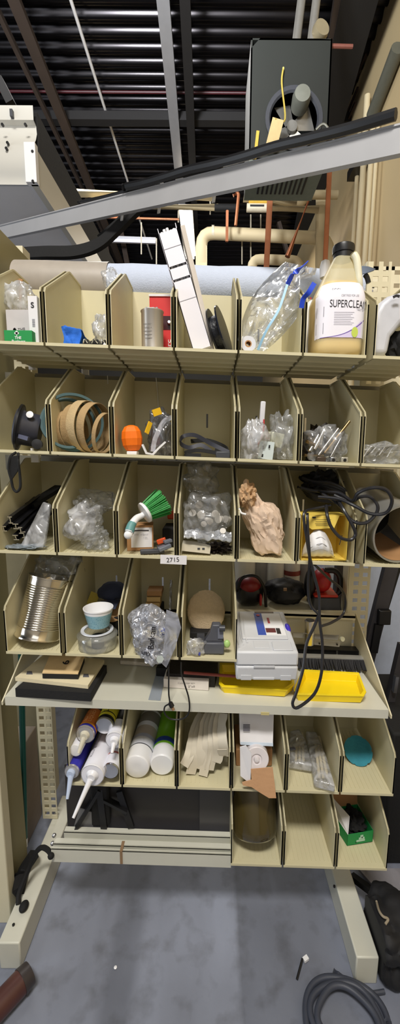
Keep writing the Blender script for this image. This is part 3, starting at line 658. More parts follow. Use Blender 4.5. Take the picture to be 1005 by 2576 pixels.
# bin 1
X0, X1, z0, z1 = bx(162, 206, 828, 1.09, 1, ym=850)
m = MB()
def fold(u, v):
    x = X0 + (X1 - X0) * u; a_ = v * 2
    if a_ < 1: return V((x + .004 * math.sin(v * 9 + u * 5), 1.075 + .006 * noise.noise(V((u * 4, v * 6, 1))), z0 + .004 + (z1 - z0) * a_ * (1 + .15 * (0.5 - u))))
    b_ = a_ - 1; return V((x + .008 * b_, 1.075 + .06 * b_, z1 - .035 * b_ * b_ + .007 * noise.noise(V((u * 5, v * 9, 3))) + (z1 - z0) * .15 * (.5 - u)))
m.grid(fold, 16, 16, (0, .003, -.002)); m.build('blue_rag', BLUEC); tag(bpy.context.scene.objects['blue_rag'], 'folded bright blue rag in the second top-row bin', 'rag')
X0b, X1b, z0b, z1b = bx(160, 180, 846, 1.08, 1, ym=860); tag(MB().obox(((X0b + X1b) / 2, 1.10, z0b + .012), (.018, .03, .022), Matrix.Rotation(.1, 3, 'Z')).build('wood_offcut', M('pale_grey_wood', (186, 182, 170), .8), bevel=.001), 'pale little block under the left edge of the blue rag', 'block')
for i, (x, w) in enumerate(((218, .018), (241, .026), (262, .016))):
    X = q(x, 860, 1.09).x; z = fl(1, X); t = thing('binder_clip', (X, 1.09, z), ['leftmost small black clip beside the blue rag', 'middle and largest black clip in the blue rag bin', 'black clip with a white dot, right end of the row'][i], 'clip', 'black clips beside the blue rag')
    MB().extr([(X - w / 2, 1.08, z), (X + w / 2, 1.08, z), (X + w * .3, 1.08, z + .022), (X - w * .45, 1.08, z + .018)], (0, .02, 0)).build('clip_body', BLACK, t)
    MB().tube([(X - w * .3, 1.078, z + .012), (X, 1.072, z + .02), (X + w * .3, 1.078, z + .012)], .0016, 6).build('clip_wire', CHROME, t)
    if i == 2: MB().cyl((X + .005, 1.079, z + .008), (X + .005, 1.073, z + .008), .004, n=12).build('dot', WHITE, t)
a = q(256, 833, 1.13); bag('plastic_bag', a, (.042, .05, .075), 5, FILM2, 'small clear bag against the right wall of the blue rag bin', limx=(-1, bc(2) - WB / 2 - .007))
a = q(278, 700, 1.30); bag('plastic_bag', a, (.05, .02, .055), 8, FILM, 'scrap of clear film caught over a bin wall before the roll', rot=Matrix.Rotation(-.5, 3, 'Y'))
# bin 2 capacitor
c = q(383, 830, 1.105); z0 = fl(1, c.x); zt = q(383, 784, 1.105).z; r = .0285
t = thing('run_capacitor', (c.x, 1.105, z0), 'silver metal capacitor can with terminals on top, in front of the red box', 'capacitor')
h = zt - z0
MB().lathe([(.004, 0), (r - .003, 0), (r, .003), (r, h - .004), (r + .0015, h - .002), (r + .0015, h), (r - .002, h + .002), (r - .003, h - .001), (.002, h - .001)], (c.x, 1.105, z0), n=36).build('can', M('satin_aluminium', (214, 208, 200), .36, .75, .06, 3), t)
for dx in (-.013, .004, .013):
    MB().obox((c.x + dx, 1.10, zt + .004), (.005, .008, .009)).build('terminal', STEEL, t)
def oncyl(cx, cy, rr, z):
    return lambda p: V((cx + rr * math.sin(p.x / rr), cy - rr * math.cos(p.x / rr), z + p.y))
for k, s_ in enumerate(('PROTECTED', '10000 AFC')):
    text(s_, None, .034 - .004 * (k % 2), M('faded_ink', (112, 108, 104), .6), t, h=.0042, fn=oncyl(c.x - .004, 1.105, r + .0006, z0 + h * .62 - k * .0085))
for k in range(3): strip(.032 - .004 * k, .0018, M('faded_ink', (112, 108, 104), .6), t, oncyl(c.x - .004, 1.105, r + .0006, z0 + h * .62 - .0085 * (k + 2)))
X0, X1, z0, z1 = bx(376, 431, 742, 1.165, 1, ym=800)
t = thing('red_carton', ((X0 + X1) / 2, 1.165, z0), 'tall red carton with a dark window behind the capacitor', 'box')
MB().box(X0, X1, 1.165, 1.215, z0, z1).build('carton', REDC, t, bevel=.001)
MB().box(X0 - .001, X1 + .001, 1.162, 1.218, z1 - .004, z1 + .001).build('top_flap', PAPER, t)
zw = q(410, 795, 1.165).z; MB().box(X0 + .036, X1 - .001, 1.1642, 1.165, zw - .036, zw).build('window', M('dark_maroon', (58, 8, 16), .3), t)
MB().lathe([(.002, 0), (.006, .004), (.004, .01)], (X1 - .006, 1.164, zw - .018), (0, -1, 0), 12).build('fitting', CHROME, t)
text('Verc', (X1 - .008, 1.1645, z0 + .028), .044, WHITE, t, h=.011, R=Matrix.Rotation(-PI / 2, 3, 'Y') @ Matrix.Rotation(PI / 2, 3, 'X'), off=.01)
# bin 3 long carton leaning
Yc = 1.09; P0 = q(508, 882, Yc); P1 = q(418, 568, Yc + .0); P0.z = max(P0.z, fl(1, P0.x) + .012)
ax = (P1 - P0); Lc = ax.length; ang = math.atan2(ax.x, ax.z); R = Matrix.Rotation(ang, 3, 'Y'); wc = .048
t = thing('long_carton', P0, 'long white open-topped carton leaning out of the fourth top-row bin', 'box')
def pc(u, d, h): return P0 + R @ V((u, d, h))
m = MB(); tk = .0015; w2 = wc / 2; dp = .055
for (a, b, c_, d_) in ((-w2, -w2 + tk, 0, dp), (w2 - tk, w2, 0, dp), (-w2, w2, dp - tk, dp)):
    m.add([pc(a, c_, 0), pc(b, c_, 0), pc(b, d_, 0), pc(a, d_, 0), pc(a, c_, Lc), pc(b, c_, Lc), pc(b, d_, Lc), pc(a, d_, Lc)], [(3, 2, 1, 0), (4, 5, 6, 7), (0, 1, 5, 4), (1, 2, 6, 5), (2, 3, 7, 6), (3, 0, 4, 7)])
hs = [0, Lc * .57, Lc * .59, Lc * .675, Lc * .695, Lc - .012]
for i in (0, 2, 4):
    a, b = hs[i], hs[i + 1]; m.add([pc(-w2, 0, a), pc(w2, 0, a), pc(w2, tk, a), pc(-w2, tk, a), pc(-w2, 0, b), pc(w2, 0, b), pc(w2, tk, b), pc(-w2, tk, b)], [(3, 2, 1, 0), (4, 5, 6, 7), (0, 1, 5, 4), (1, 2, 6, 5), (2, 3, 7, 6), (3, 0, 4, 7)])
m.add([pc(-w2, 0, 0), pc(w2, 0, 0), pc(w2, dp, 0), pc(-w2, dp, 0)], [(0, 1, 2, 3)])
m.build('sleeve', M('white_carton', (232, 230, 238), .7, var=.02), t, smooth=False)
for hh_ in (Lc * .41, Lc * .83): MB().add([pc(-w2 + .001, -.0006, hh_), pc(w2 - .001, -.0006, hh_), pc(w2 - .001, -.0006, hh_ + .0012), pc(-w2 + .001, -.0006, hh_ + .0012)], [(0, 1, 2, 3)]).build('fold_line', GINK, t)
MB().add([pc(-w2 + .003, dp - .008, Lc * .4), pc(w2 - .003, dp - .008, Lc * .4), pc(w2 - .003, dp - .008, Lc + .01), pc(-w2 + .003, dp - .008, Lc + .01)], [(0, 1, 2, 3)]).build('inner_face', M('brown_inside', (92, 66, 42), .8), t)
for i in range(5):
    u = -w2 + .008 + i * .008; 
    tag(MB().cyl(pc(u, .012 + .008 * (i % 2), .05), pc(u, .012 + .008 * (i % 2), Lc - .006 + .003 * ((i * 3) % 4)), .0038, n=10).build('white_tube', WHITE), 'white plastic rod in the open top of the leaning carton', 'rod', 'white rods in the leaning carton')
t2 = thing('flat_carton', q(540, 884, 1.12), 'thin flat grey-white carton leaning behind the long white one', 'box')
A = q(536, 880, 1.155); A.z = fl(1, A.x) + .004; B = q(462, 590, 1.165); MB().bar(A, B, .085, .012, upv=(1, 0, .3)).build('carton', M('grey_white_carton', (198, 190, 180), .8), t2)
# reel
c = q(552, 820, 1.14); R_ = .066; z0 = fl(1, c.x); c.z = z0 + R_ + .001
t = thing('wire_reel', V((c.x, 1.14, z0)), 'black reel standing on edge, leaning left beside the cartons', 'reel')
axr = V((1, -.28, .30)).normalized()
for s_ in (-1, 1): MB().lathe([(.01, -.002), (R_, -.002), (R_, .002), (.01, .002)], c + axr * s_ * .012, axr, 40).build('flange', BLACK if s_ < 0 else M('glossy_black', (24, 28, 40), .15), t)
MB().lathe([(.045, -.011), (.045, .011)], c, axr, 32).build('winding', M('black_wire_wound', (30, 32, 38), .35, bump=.5), t)
# bin 4 zip bag
a = q(690, 775, 1.10)
def zbag():
    A0, A1, A2, A3 = (640, 905), (775, 655), (770, 700), (612, 860)
    m = MB()
    def f(u, v, s_):
        # u along the bag (bottom-left to top-right), v across
        px = 628 + 128 * u + (-1 + 2 * v) * (34 + 26 * math.sin(u * PI * .9)) * .95; py = 872 - 205 * u + (-1 + 2 * v) * (16 + 10 * math.sin(u * 4))
        th = .034 * max(0, math.sin(PI * v)) ** .6 * max(.08, math.sin(PI * (u * .8 + .12)))
        Y = 1.10 + s_ * th + .013 * noise.noise(V((u * 6, v * 6, s_ * 3))) + .010 * abs(noise.noise(V((u * 14, v * 14, 5 + s_)))); p = q(px, py, Y)
        p.x = min(p.x, bc(5) - WB / 2 - .008) if p.z < 2.0 else p.x; p.z = max(p.z, fl(1, p.x) + .001); return p
    n = 30; vs = []; fs = []
    for s_ in (-1, 1):
        b = len(vs); vs += [f(i / n, j / n, s_) for j in range(n + 1) for i in range(n + 1)]
        fs += [(b + j * (n + 1) + i, b + j * (n + 1) + i + 1, b + (j + 1) * (n + 1) + i + 1, b + (j + 1) * (n + 1) + i) for j in range(n) for i in range(n)]
    return m.add(vs, fs)
t = thing('zip_bag', V((a.x, 1.1, fl(1, a.x))), 'large crumpled clear zip bag with blue zipper strips in the fifth top-row bin', 'bag')
zbag().build('bag_film', film('zip_film', (222, 230, 244), .26, .36), t, ang=70)
BZ = M('blue_zip', (36, 76, 214), .4); LB = M('pale_blue_seam', (150, 196, 226), .4)
MB().ribbon([q(772, 660, 1.08), q(752, 678, 1.07), q(735, 692, 1.07), q(722, 716, 1.075)], .012, .002, (.7, 0, .7)).build('zipper', BZ, t)
MB().ribbon([q(790, 712, 1.03), q(776, 735, 1.03), q(762, 752, 1.035), q(757, 775, 1.04)], .012, .002, (.9, 0, .4)).build('zipper', BZ, t)
MB().ribbon([q(722, 716, 1.07), q(700, 780, 1.06), q(670, 830, 1.055), q(648, 880, 1.06)], .006, .002, (.9, 0, .4)).build('seam', LB, t)
c = q(622, 862, 1.08); c.z = fl(1, c.x) + .023
t = thing('tape_roll', c - V((0, 0, .02)), 'small white tape roll lying inside the clear zip bag', 'tape roll')
MB().lathe([(.009, -.009), (.020, -.009), (.020, .009), (.009, .009)], c, (.15, -1, .1), 28, cap=False).build('tape', M('white_tape', (214, 216, 224), .4), t)
MB().lathe([(.006, -.009), (.009, -.009), (.009, .009), (.006, .009)], c, (.15, -1, .1), 24, cap=False).build('core', KRAFT, t)
# bin 5 jug
jx = q(846, 800, 1.10).x; jy = 1.112; z0 = fl(1, jx) + .001
def jz(y): return q(846, y, 1.06).z
ja = .0655
t = thing('cleaner_jug', (jx, jy, z0), 'big translucent plastic jug of amber cleaner with a white SUPERCLEAN label and black cap', 'jug')
TOPZ = jz(622); SHZ = jz(725)
def sect(z, k=1.0):   # half sizes and exponent, centre shift
    t_ = (z - z0)
    if z < z0 + .012: s_ = .88 + .12 * (t_ / .012); return ja * s_ * .97, ja * s_ * .88, 4, 0
    if z < SHZ - .02: return ja * (.96 + .04 * (t_ / (SHZ - z0))), ja * .90, 4.2, 0
    u = min(1, (z - SHZ + .02) / (TOPZ - SHZ + .02)); e = u ** 1.15
    s1 = ja * (1 - .66 * e); return s1, ja * .9 * (1 - .62 * e), 4 - 1.8 * u, .012 * u
def shell(z_lo, z_hi, off, n=48, m_=30, cap=True):
    vs = []; fs = []
    for j in range(m_ + 1):
        z = z_lo + (z_hi - z_lo) * j / m_; a_, b_, e_, sh_ = sect(z); a_ -= off; b_ -= off
        for i in range(n):
            t_ = 2 * PI * i / n; c_, s_ = math.cos(t_), math.sin(t_)
            vs.append((jx + sh_ + a_ * math.copysign(abs(c_) ** (2 / e_), c_), jy + b_ * math.copysign(abs(s_) ** (2 / e_), s_), z))
    for j in range(m_):
        for i in range(n): fs.append((j * n + i, j * n + (i + 1) % n, (j + 1) * n + (i + 1) % n, (j + 1) * n + i))
    if cap: fs += [tuple(range(n))[::-1], tuple(range(m_ * n, m_ * n + n))]
    return MB().add(vs, fs)
jm = bpy.data.materials.new('translucent_jug_plastic'); jm.use_nodes = True; nt = jm.node_tree; nt.nodes.clear()
o_ = nt.nodes.new('ShaderNodeOutputMaterial'); tr = nt.nodes.new('ShaderNodeBsdfTransparent'); tr.inputs[0].default_value = (.97, .95, .86, 1)
pb = nt.nodes.new('ShaderNodeBsdfPrincipled'); pb.inputs['Base Color'].default_value = lin((236, 230, 196)) + (1,); pb.inputs['Roughness'].default_value = .3
tl = nt.nodes.new('ShaderNodeBsdfTranslucent'); tl.inputs[0].default_value = lin((240, 234, 204)) + (1,)
mx0 = nt.nodes.new('ShaderNodeMixShader'); mx0.inputs[0].default_value = .4; mx = nt.nodes.new('ShaderNodeMixShader'); mx.inputs[0].default_value = .62
nt.links.new(pb.outputs[0], mx0.inputs[1]); nt.links.new(tl.outputs[0], mx0.inputs[2]); nt.links.new(tr.outputs[0], mx.inputs[1]); nt.links.new(mx0.outputs[0], mx.inputs[2]); nt.links.new(mx.outputs[0], o_.inputs[0])
shell(z0, TOPZ, 0).build('jug_body', jm, t, ang=60)
shell(z0 + .003, jz(702), .003).build('liquid', M('amber_liquid', (250, 216, 130), .2, 0, .05), t, ang=60)
sh_ = .012; neckr = .026
MB().lathe([(neckr - .001, -.006), (neckr - .001, .008), (neckr + .001, .008), (neckr + .002, .02), (neckr + .001, .026), (neckr - .002, .028), (.002, .028)], (jx + sh_, jy, TOPZ), n=32).build('cap', BLACK, t)
HM = M('handle_cream', (226, 222, 196), .35)
MB().tube([(jx + .028, jy - .03, TOPZ - .004), (jx + .036, jy - .034, TOPZ - .02), (jx + .041, jy - .036, TOPZ - .05), (jx + .044, jy - .038, TOPZ - .078), (jx + .048, jy - .03, TOPZ - .096)], .009, 12).build('handle', HM, t)
# label wrapped on the front
zl0, zl1 = jz(852), jz(712)
def front(x, z, off=.0008):
    a_, b_, e_, s_ = sect(z); x = max(-.995, min(.995, (x - jx - s_) / a_)); return jy - b_ * (1 - abs(x) ** e_) ** (1 / e_) - off
def lab(u, v):
    z = zl0 + (zl1 - zl0) * v; a_, b_, e_, s_ = sect(z); x = jx + s_ + a_ * (-.97 + 1.94 * u); zz = z + .003 * math.sin(u * PI) + (.002 * (u - .5))
    return V((x, front(x, z), zz))
lb = MB().grid(lab, 40, 12).build('label', M('label_white', (238, 236, 246), .45, var=.01), t, ang=80)
def wrap(cx_, cz_, tilt=0, off=.0014): return lambda p: V((cx_ + p.x, front(cx_ + p.x, cz_, off), cz_ + p.y + p.x * tilt))
LX = lambda px: q(px, 790, 1.055).x
LZ = lambda py: q(846, py, 1.055).z
text('SUPERCLEAN', None, LX(925) - LX(829), M('label_black', (26, 24, 32), .5), lb, h=.0175, fn=wrap((LX(829) + LX(925)) / 2 - .002, LZ(765), -.02), off=0)
text('FGCI', None, .020, GINK, lb, h=.008, fn=wrap(LX(842), LZ(729)))
text('CERTIFIED FOR USE', None, .044, GINK, lb, h=.005, fn=wrap(LX(877), LZ(744)))
text('TABLE TOP', None, .020, GINK, lb, h=.005, fn=wrap(LX(905), LZ(779)))
for k in range(8): strip(.050 - .004 * (k % 3), .0016, M('label_faint', (208, 206, 218), .5), lb, wrap(LX(864) - .002 * (k % 3), LZ(786 + k * 4.4)))
for k, (pya, pyb) in enumerate(((771, 797), (812, 840))):
    m = MB(); za, zb_ = LZ(pyb), LZ(pya); xa_, xb_ = LX(801) - .002, LX(816) - .002
    for i in range(14):
        zz = za + (zb_ - za) * i / 14; m.add([(xa_, front(xa_, zz, .0014), zz), (xb_, front(xb_, zz, .0014), zz), (xb_, front(xb_, zz, .0014), zz + (zb_ - za) / 22), (xa_, front(xa_, zz, .0014), zz + (zb_ - za) / 22)], [(0, 1, 2, 3)])
    m.build('barcode', M('barcode_grey', (92, 90, 102), .6), lb, smooth=False)
m = MB(); xs_ = [(LX(800 + 118 * i / 14)) for i in range(15)]
def sw(i): u = i / 14; return LZ(851 - 6 * u - 40 * u ** 3)
m.add([v for i, x in enumerate(xs_) for v in ((x, front(x, sw(i), .0015), sw(i)), (x, front(x, sw(i), .0015), sw(i) + .0012 + .0022 * (i / 14) ** 2))], [(2 * i, 2 * i + 2, 2 * i + 3, 2 * i + 1) for i in range(14)])
m.build('purple_swoosh', M('label_purple', (118, 92, 176), .5), lb)
def wash(u, v): i = u * 14; x = LX(800 + 110 * u); zt_ = sw(i); z = zl0 + .001 + (zt_ - zl0 - .001) * v; return V((x, front(x, z, .0012), z))
MB().grid(wash, 14, 3).build('lilac_wash', M('label_lilac', (216, 204, 238), .5), lb)
c = (LX(893), LZ(836)); m = MB(); m.add([(c[0] + .0085 * math.cos(a_ * PI / 12), front(c[0] + .0085 * math.cos(a_ * PI / 12), c[1], .0019), c[1] + .0125 * math.sin(a_ * PI / 12)) for a_ in range(24)], [tuple(range(24))]); m.build('green_leaf', M('label_lime', (196, 214, 96), .5), lb)
m = MB(); x = LX(787); m.add([(x + .003 * math.cos(a_), front(x + .003 * math.cos(a_), LZ(737), .0016), LZ(737) + .003 * math.sin(a_)) for a_ in (0, PI / 2, PI, 3 * PI / 2)], [(0, 1, 2, 3)]); m.build('hazard_diamond', RED, lb)
# things behind jug
X = q(775, 800, 1.2).x
t = thing('small_bottle', (X + .02, 1.24, fl(1, X)), 'white bottle with blue base squeezed behind the jug at its left', 'bottle')
zz = fl(1, X); MB().lathe([(.03, 0), (.032, .004), (.032, .03)], (X + .02, 1.235, zz), n=24).build('base', M('blue_base', (70, 84, 150), .5), t)
MB().lathe([(.0318, .03), (.0318, .16), (.026, .175), (.012, .19)], (X + .02, 1.235, zz), n=24).build('body', WHITE, t)
c = q(817, 672, 1.27); MB().lathe([(.014, -.03), (.016, .0), (.012, .015), (.004, .02)], c, n=20).build('cap', WHITE, t)
t = thing('trigger_sprayer', V((q(915, 800, 1.2).x - .01, 1.2, fl(1, .4))), 'grey-blue spray trigger with black lever behind the jug at its right', 'sprayer')
GB = M('grey_blue_plastic', (120, 134, 158), .3)
m = MB().add([q(x, y, 1.18) for x, y in ((895, 668), (925, 670), (945, 676), (938, 682), (915, 690), (898, 694))] + [q(x, y, 1.205) for x, y in ((895, 668), (925, 670), (945, 676), (938, 682), (915, 690), (898, 694))],
             [(5, 4, 3, 2, 1, 0), (6, 7, 8, 9, 10, 11)] + [(i, (i + 1) % 6, 6 + (i + 1) % 6, 6 + i) for i in range(6)]); m.build('spray_head', GB, t, bevel=.002)
MB().tube([q(916, 690, 1.19), q(922, 698, 1.19), q(926, 712, 1.19)], .007, 8).build('lever', BLACK, t)
cb = q(900, 800, 1.2); MB().lathe([(.024, 0), (.025, .12), (.01, .16), (.010, .20)], (cb.x, 1.205, fl(1, cb.x)), n=20).build('bottle_body', M('hazy_bottle', (196, 200, 206), .4), t)
# bin 6 grey spray shell
m = MB(); out = [(934, 893), (932, 860), (936, 820), (944, 785), (958, 758), (978, 742), (1010, 732), (1050, 730), (1060, 790), (1010, 815), (985, 845), (975, 893)]
P = [q(x, y, 1.08) for x, y in out]; Qp = [p + V((0, .075, 0)) for p in P]; n = len(P)
for p in P + Qp: p.z = max(p.z, fl(1, p.x) + .001)
m.add(P + Qp, [tuple(range(n)), tuple(range(n, 2 * n))[::-1]] + [(i, (i + 1) % n, n + (i + 1) % n, n + i) for i in range(n)])
t = thing('moulded_cover', P[0], 'light grey moulded plastic shell at the right edge of the top row', 'cover')
m.build('shell', M('light_grey_shell', (202, 204, 212), .35), t, bevel=.014, bseg=4)
MB().ribbon([q(988, 748, 1.066), q(996, 744, 1.066), q(1004, 746, 1.066)], .006, .002, (0, 0, 1)).build('dark_mark', INK, t)
a = q(1000, 870, 1.12); tag(MB().ball(a, (.03, .03, .04), 3, lambda p: p * crum(p, 6)).build('dark_cloth', BLACKM), 'bit of black cloth under the light grey shell', 'cloth')
# label on perforated upright
c = q(930, 722, 1.455); lt = thing('paper_label', c, 'small printed sticker on the perforated upright right of the jug', 'label')
MB().obox(c, (.055, .001, .05)).build('card', M('cream_paper', (228, 222, 200), .7), lt); strip(.018, .005, INK, lt, flat(c + V((0, -.001, .015)))); strip(.028, .004, INK, lt, flat(c + V((0, -.001, -.002)))); strip(.022, .007, GINK, lt, flat(c + V((0, -.001, -.012))))

# --- second row
c = q(72, 1085, 1.09); z0 = fl(2, c.x)
t = thing('respirator_mask', (c.x, 1.09, z0), 'black dust mask with a round white valve, strap hanging over the bin lip', 'mask')
axm = V((-.93, -.25, .2)).normalized(); DP = M('slate_black_rubber', (50, 52, 62), .4)
cc = c.copy(); cc.z = z0 + .058
MB().lathe([(.01, -.03), (.04, -.03), (.044, -.022), (.045, .012), (.048, .016), (.055, .018), (.056, .024), (.05, .030), (.02, .032)], cc, axm, 36).build('shell', DP, t)
MB().lathe([(.05, .018), (.061, .019), (.062, .024), (.05, .027)], cc, axm, 36, cap=False).build('face_seal', BLACK, t)
vc = q(76, 1044, 1.055); MB().lathe([(.002, 0), (.0085, 0), (.009, .004), (.003, .005)], vc, (.1, -1, .3), 20).build('valve', WHITE, t)
MB().lathe([(.003, 0), (.014, .0), (.013, .009), (.003, .010)], q(94, 1118, 1.055), (.3, -1, .1), 20).build('knob', BLACK, t)
MB().bar(q(48, 1097, 1.045), q(72, 1104, 1.045), .012, .010).build('buckle', M('slate_gloss', (96, 100, 122), .25), t)
MB().tube([q(40, 1138, 1.043), q(26, 1150, 1.03), q(22, 1180, 1.03), q(28, 1205, 1.032), q(33, 1228, 1.034), q(42, 1237, 1.034), q(51, 1225, 1.034), q(50, 1195, 1.034), q(46, 1160, 1.03), q(46, 1140, 1.043)], .0035, 8).build('strap', BLACKM, t)
MB().extr([q(24, 1148, 1.028), q(47, 1146, 1.028), q(44, 1185, 1.030), q(28, 1208, 1.030), q(21, 1190, 1.030)], (0, .004, 0)).build('strap_pad', BLACKM, t)
# teal belts
def belt(name, c, rx, rz, w, ax, mat, label, group, n=20, wob=.004, seed=1, th=.0016):
    ax = V(ax).normalized(); a, b = frame(ax); pts = []
    for i in range(n):
        t_ = 2 * PI * i / n; k = 1 + wob * 10 * noise.noise(V((math.cos(t_) + seed, math.sin(t_), seed))); pts.append(V(c) + (a * math.cos(t_) * rx + b * math.sin(t_) * rz) * k)
    ob = MB().ribbon(pts, w, th, ax, closed=True, k=3).build(name, mat); tag(ob, label, 'belt', group); return ob
for i, (px, py, rr, dx) in enumerate(((185, 1062, .075, 0), (172, 1075, .068, .01))):
    c = q(px, py, 1.10); c.z = fl(2, c.x) + rr + .006 + .004 * i
    belt('rubber_belt', c, rr, rr, .008, (.35, -1, .12 + .2 * i), TEALB, ['dark teal rubber belt loop, larger and behind', 'dark teal rubber belt loop bulging over the bin wall'][i], 'teal belt loops', seed=i, th=.007)
for i, (px, rr, w) in enumerate(((180, .052, .020), (200, .058, .024), (217, .062, .028), (238, .060, .024), (262, .048, .012))):
    c = q(px, 1075, 1.13 - .006 * i); c.z = fl(2, c.x) + rr * 1.08 + .004
    belt('sanding_belt', c, rr, rr * 1.12, w, (1, -.55 + .05 * i, .10 - .08 * i), TAN if i != 2 else M('pale_tan_abrasive', (188, 164, 122), .85, 0, .15, 60, bump=.3), ['leftmost narrow tan sanding belt of the nest', 'second tan sanding belt from the left', 'wide pale tan sanding belt in the middle of the nest', 'fourth tan sanding belt, its dark inside showing', 'rightmost sanding belt, a thin dark-edged rim'][i], 'nest of sanding belts', wob=.006, seed=i + 3)
# orange ball
c = q(333, 1095, 1.09); z0 = fl(2, c.x)
t = thing('orange_float', (c.x, 1.09, z0), 'bright orange faceted ball on a small white base', 'ball')
MB().lathe([(.010, .0), (.018, .003), (.026, .016), (.0285, .034), (.026, .052), (.018, .065), (.008, .069), (.002, .0695)], (c.x, 1.09, z0 + .010), (-.06, 0, 1), 11).build('ball', ORANGE, t, ang=10)
MB().box(c.x - .013, c.x + .014, 1.07, 1.105, z0, z0 + .010).build('base', WHITE, t, bevel=.002)
# bracket and bag
c = q(400, 1085, 1.13); z0 = fl(2, c.x)
bag('foil_bag', (c.x, 1.15, z0 + .06), (.068, .07, .125), 11, film('smoky_film', (120, 122, 130), .6, .5), 'smoky crinkled bag with yellow panels beside the orange ball', f=3, limx=(-1, bc(3) - WB / 2 - .22 + WB - .0 if False else 9))
YP = M('yellow_print', (232, 184, 30), .4)
for i, (p0, p1, w) in enumerate((((384, 1040), (404, 1033), .018), ((368, 1090), (378, 1062), .012))):
    tag(MB().bar(q(*p0, 1.09), q(*p1, 1.10), .004, w, upv=(0, -1, .2) if False else None).build('yellow_card', YP), ['upper yellow card inside the smoky bag', 'lower yellow card inside the smoky bag'][i], 'card')
t = thing('angle_bracket', (c.x - .01, 1.07, z0), 'white bent metal bracket lying in front of the smoky bag', 'bracket')
m = MB(); m.ribbon([q(358, 1118, 1.06), q(368, 1140, 1.06), q(384, 1143, 1.062), q(398, 1128, 1.07), q(415, 1112, 1.08)], .008, .004, (0, 1, .3), sm=False).build('angle', WHITE, t)
MB().ribbon([q(431, 1050, 1.10), q(412, 1060, 1.09), q(398, 1085, 1.08), q(388, 1110, 1.07), q(384, 1136, 1.065)], .012, .003, (.8, .5, 0)).build('film_strip', film('bright_film', (230, 234, 250), .7, .5), t)
tag(MB().tube([q(392, 950, 1.335), q(396, 990, 1.335), q(398, 1028, 1.30)], .0013, 6).build('slot_light_rod', WHITE), 'white rod drawn as light through the back slot of the orange ball bin', 'string')  # pale rod stands in for light coming through the back slot
tag(MB().cyl(q(270, 945, 1.335), q(271, 966, 1.335), .0014, n=6).build('slot_light_rod', WHITE), 'short white rod drawn as light through the back slot of the sanding belt bin', 'string')  # same slot light, drawn as a short pale rod
# coiled strap
c = q(515, 1130, 1.10); z0 = fl(2, c.x)
t = thing('coiled_strap', (c.x, 1.1, z0), 'black coiled rubber strap with a small dark buckle block', 'strap')
def zz_(px, py, Y): p = q(px, py, Y); p.z = max(p.z, fl(2, p.x) + .006); return p
m = MB().ribbon([zz_(575, 1138, 1.08), zz_(530, 1116, 1.10), zz_(490, 1095, 1.14), zz_(460, 1098, 1.15), zz_(454, 1115, 1.12), zz_(475, 1126, 1.09), zz_(505, 1120, 1.09), zz_(530, 1135, 1.09)], .011, .0028, (0, .3, 1)); m.build('strap_loop', DP, t)
m = MB().ribbon([zz_(505, 1149, 1.065), zz_(470, 1150, 1.066), zz_(468, 1138, 1.075), zz_(500, 1133, 1.085), zz_(545, 1140, 1.08), zz_(560, 1149, 1.07)], .010, .0026, (0, .3, 1)); m.build('strap_loop', BLACKM, t)
m = MB().ribbon([zz_(480, 1110, 1.16), zz_(520, 1108, 1.18), zz_(560, 1122, 1.16), zz_(572, 1136, 1.12), zz_(540, 1132, 1.12)], .012, .0028, (0, .3, 1)); m.build('strap_loop', BLACKM, t)
a = zz_(560, 1141, 1.075); MB().box(a.x - .019, a.x + .019, 1.065, 1.085, fl(2, a.x), fl(2, a.x) + .019).build('buckle', DARK, t, bevel=.003)
# switch plate bag
zf = fl(2, q(660, 1100, 1.1).x)
a = q(638, 1108, 1.10); bag('plastic_bag', (a.x, 1.10, zf + .052), (.072, .08, .115), 17, FILM2, 'clear bag at the left of the switch plate bin', zmin=zf, knot=.5, f=2.6)
a = q(708, 1105, 1.12); bag('plastic_bag', (a.x, 1.12, zf + .062), (.066, .09, .13), 19, FILM, 'clear bag at the right of the switch plate bin', zmin=zf, f=2.6, limx=(-1, bc(5) - WB / 2 - .008))
t = thing('white_tube_packet', q(658, 1060, 1.12), 'upright white plastic packet sticking out of the clear bags', 'packet')
MB().bar(q(655, 1090, 1.13), q(661, 1010, 1.13), .014, .018).build('packet', M('hazy_white', (216, 216, 222), .4), t, bevel=.003)
MB().ribbon([q(663, 1055, 1.115), q(662, 1080, 1.112), q(657, 1100, 1.11), q(648, 1118, 1.105)], .004, .001, (1, 0, 0)).build('red_edge', RED, t)
t = thing('switch_plate', q(668, 1135, 1.08), 'pale grey slotted metal plate at the front of the bag pile', 'plate')
a = q(669, 1133, 1.075); MB().obox((a.x, 1.078, zf + .026), (.040, .002, .048), Matrix.Rotation(.12, 3, 'Y') @ Matrix.Rotation(-.15, 3, 'X')).build('plate', M('pale_zinc', (196, 206, 204), .35, .4), t)
for dx, dz in ((-.008, .034), (.008, .036), (-.010, .012)): MB().obox((a.x + dx, 1.0745, zf + dz), (.004, .002, .008), Matrix.Rotation(.1, 3, 'Y')).build('slot', BLACK, t)
a = q(690, 1100, 1.11); tag(MB().obox((a.x, 1.115, zf + .055), (.036, .04, .038), Matrix.Rotation(.2, 3, 'Y') @ Matrix.Rotation(.3, 3, 'Z')).build('plastic_box', M('ivory_plastic', (222, 222, 196), .4), bevel=.002), 'ivory plastic box inside the right clear bag', 'box')
a = q(655, 1080, 1.11)
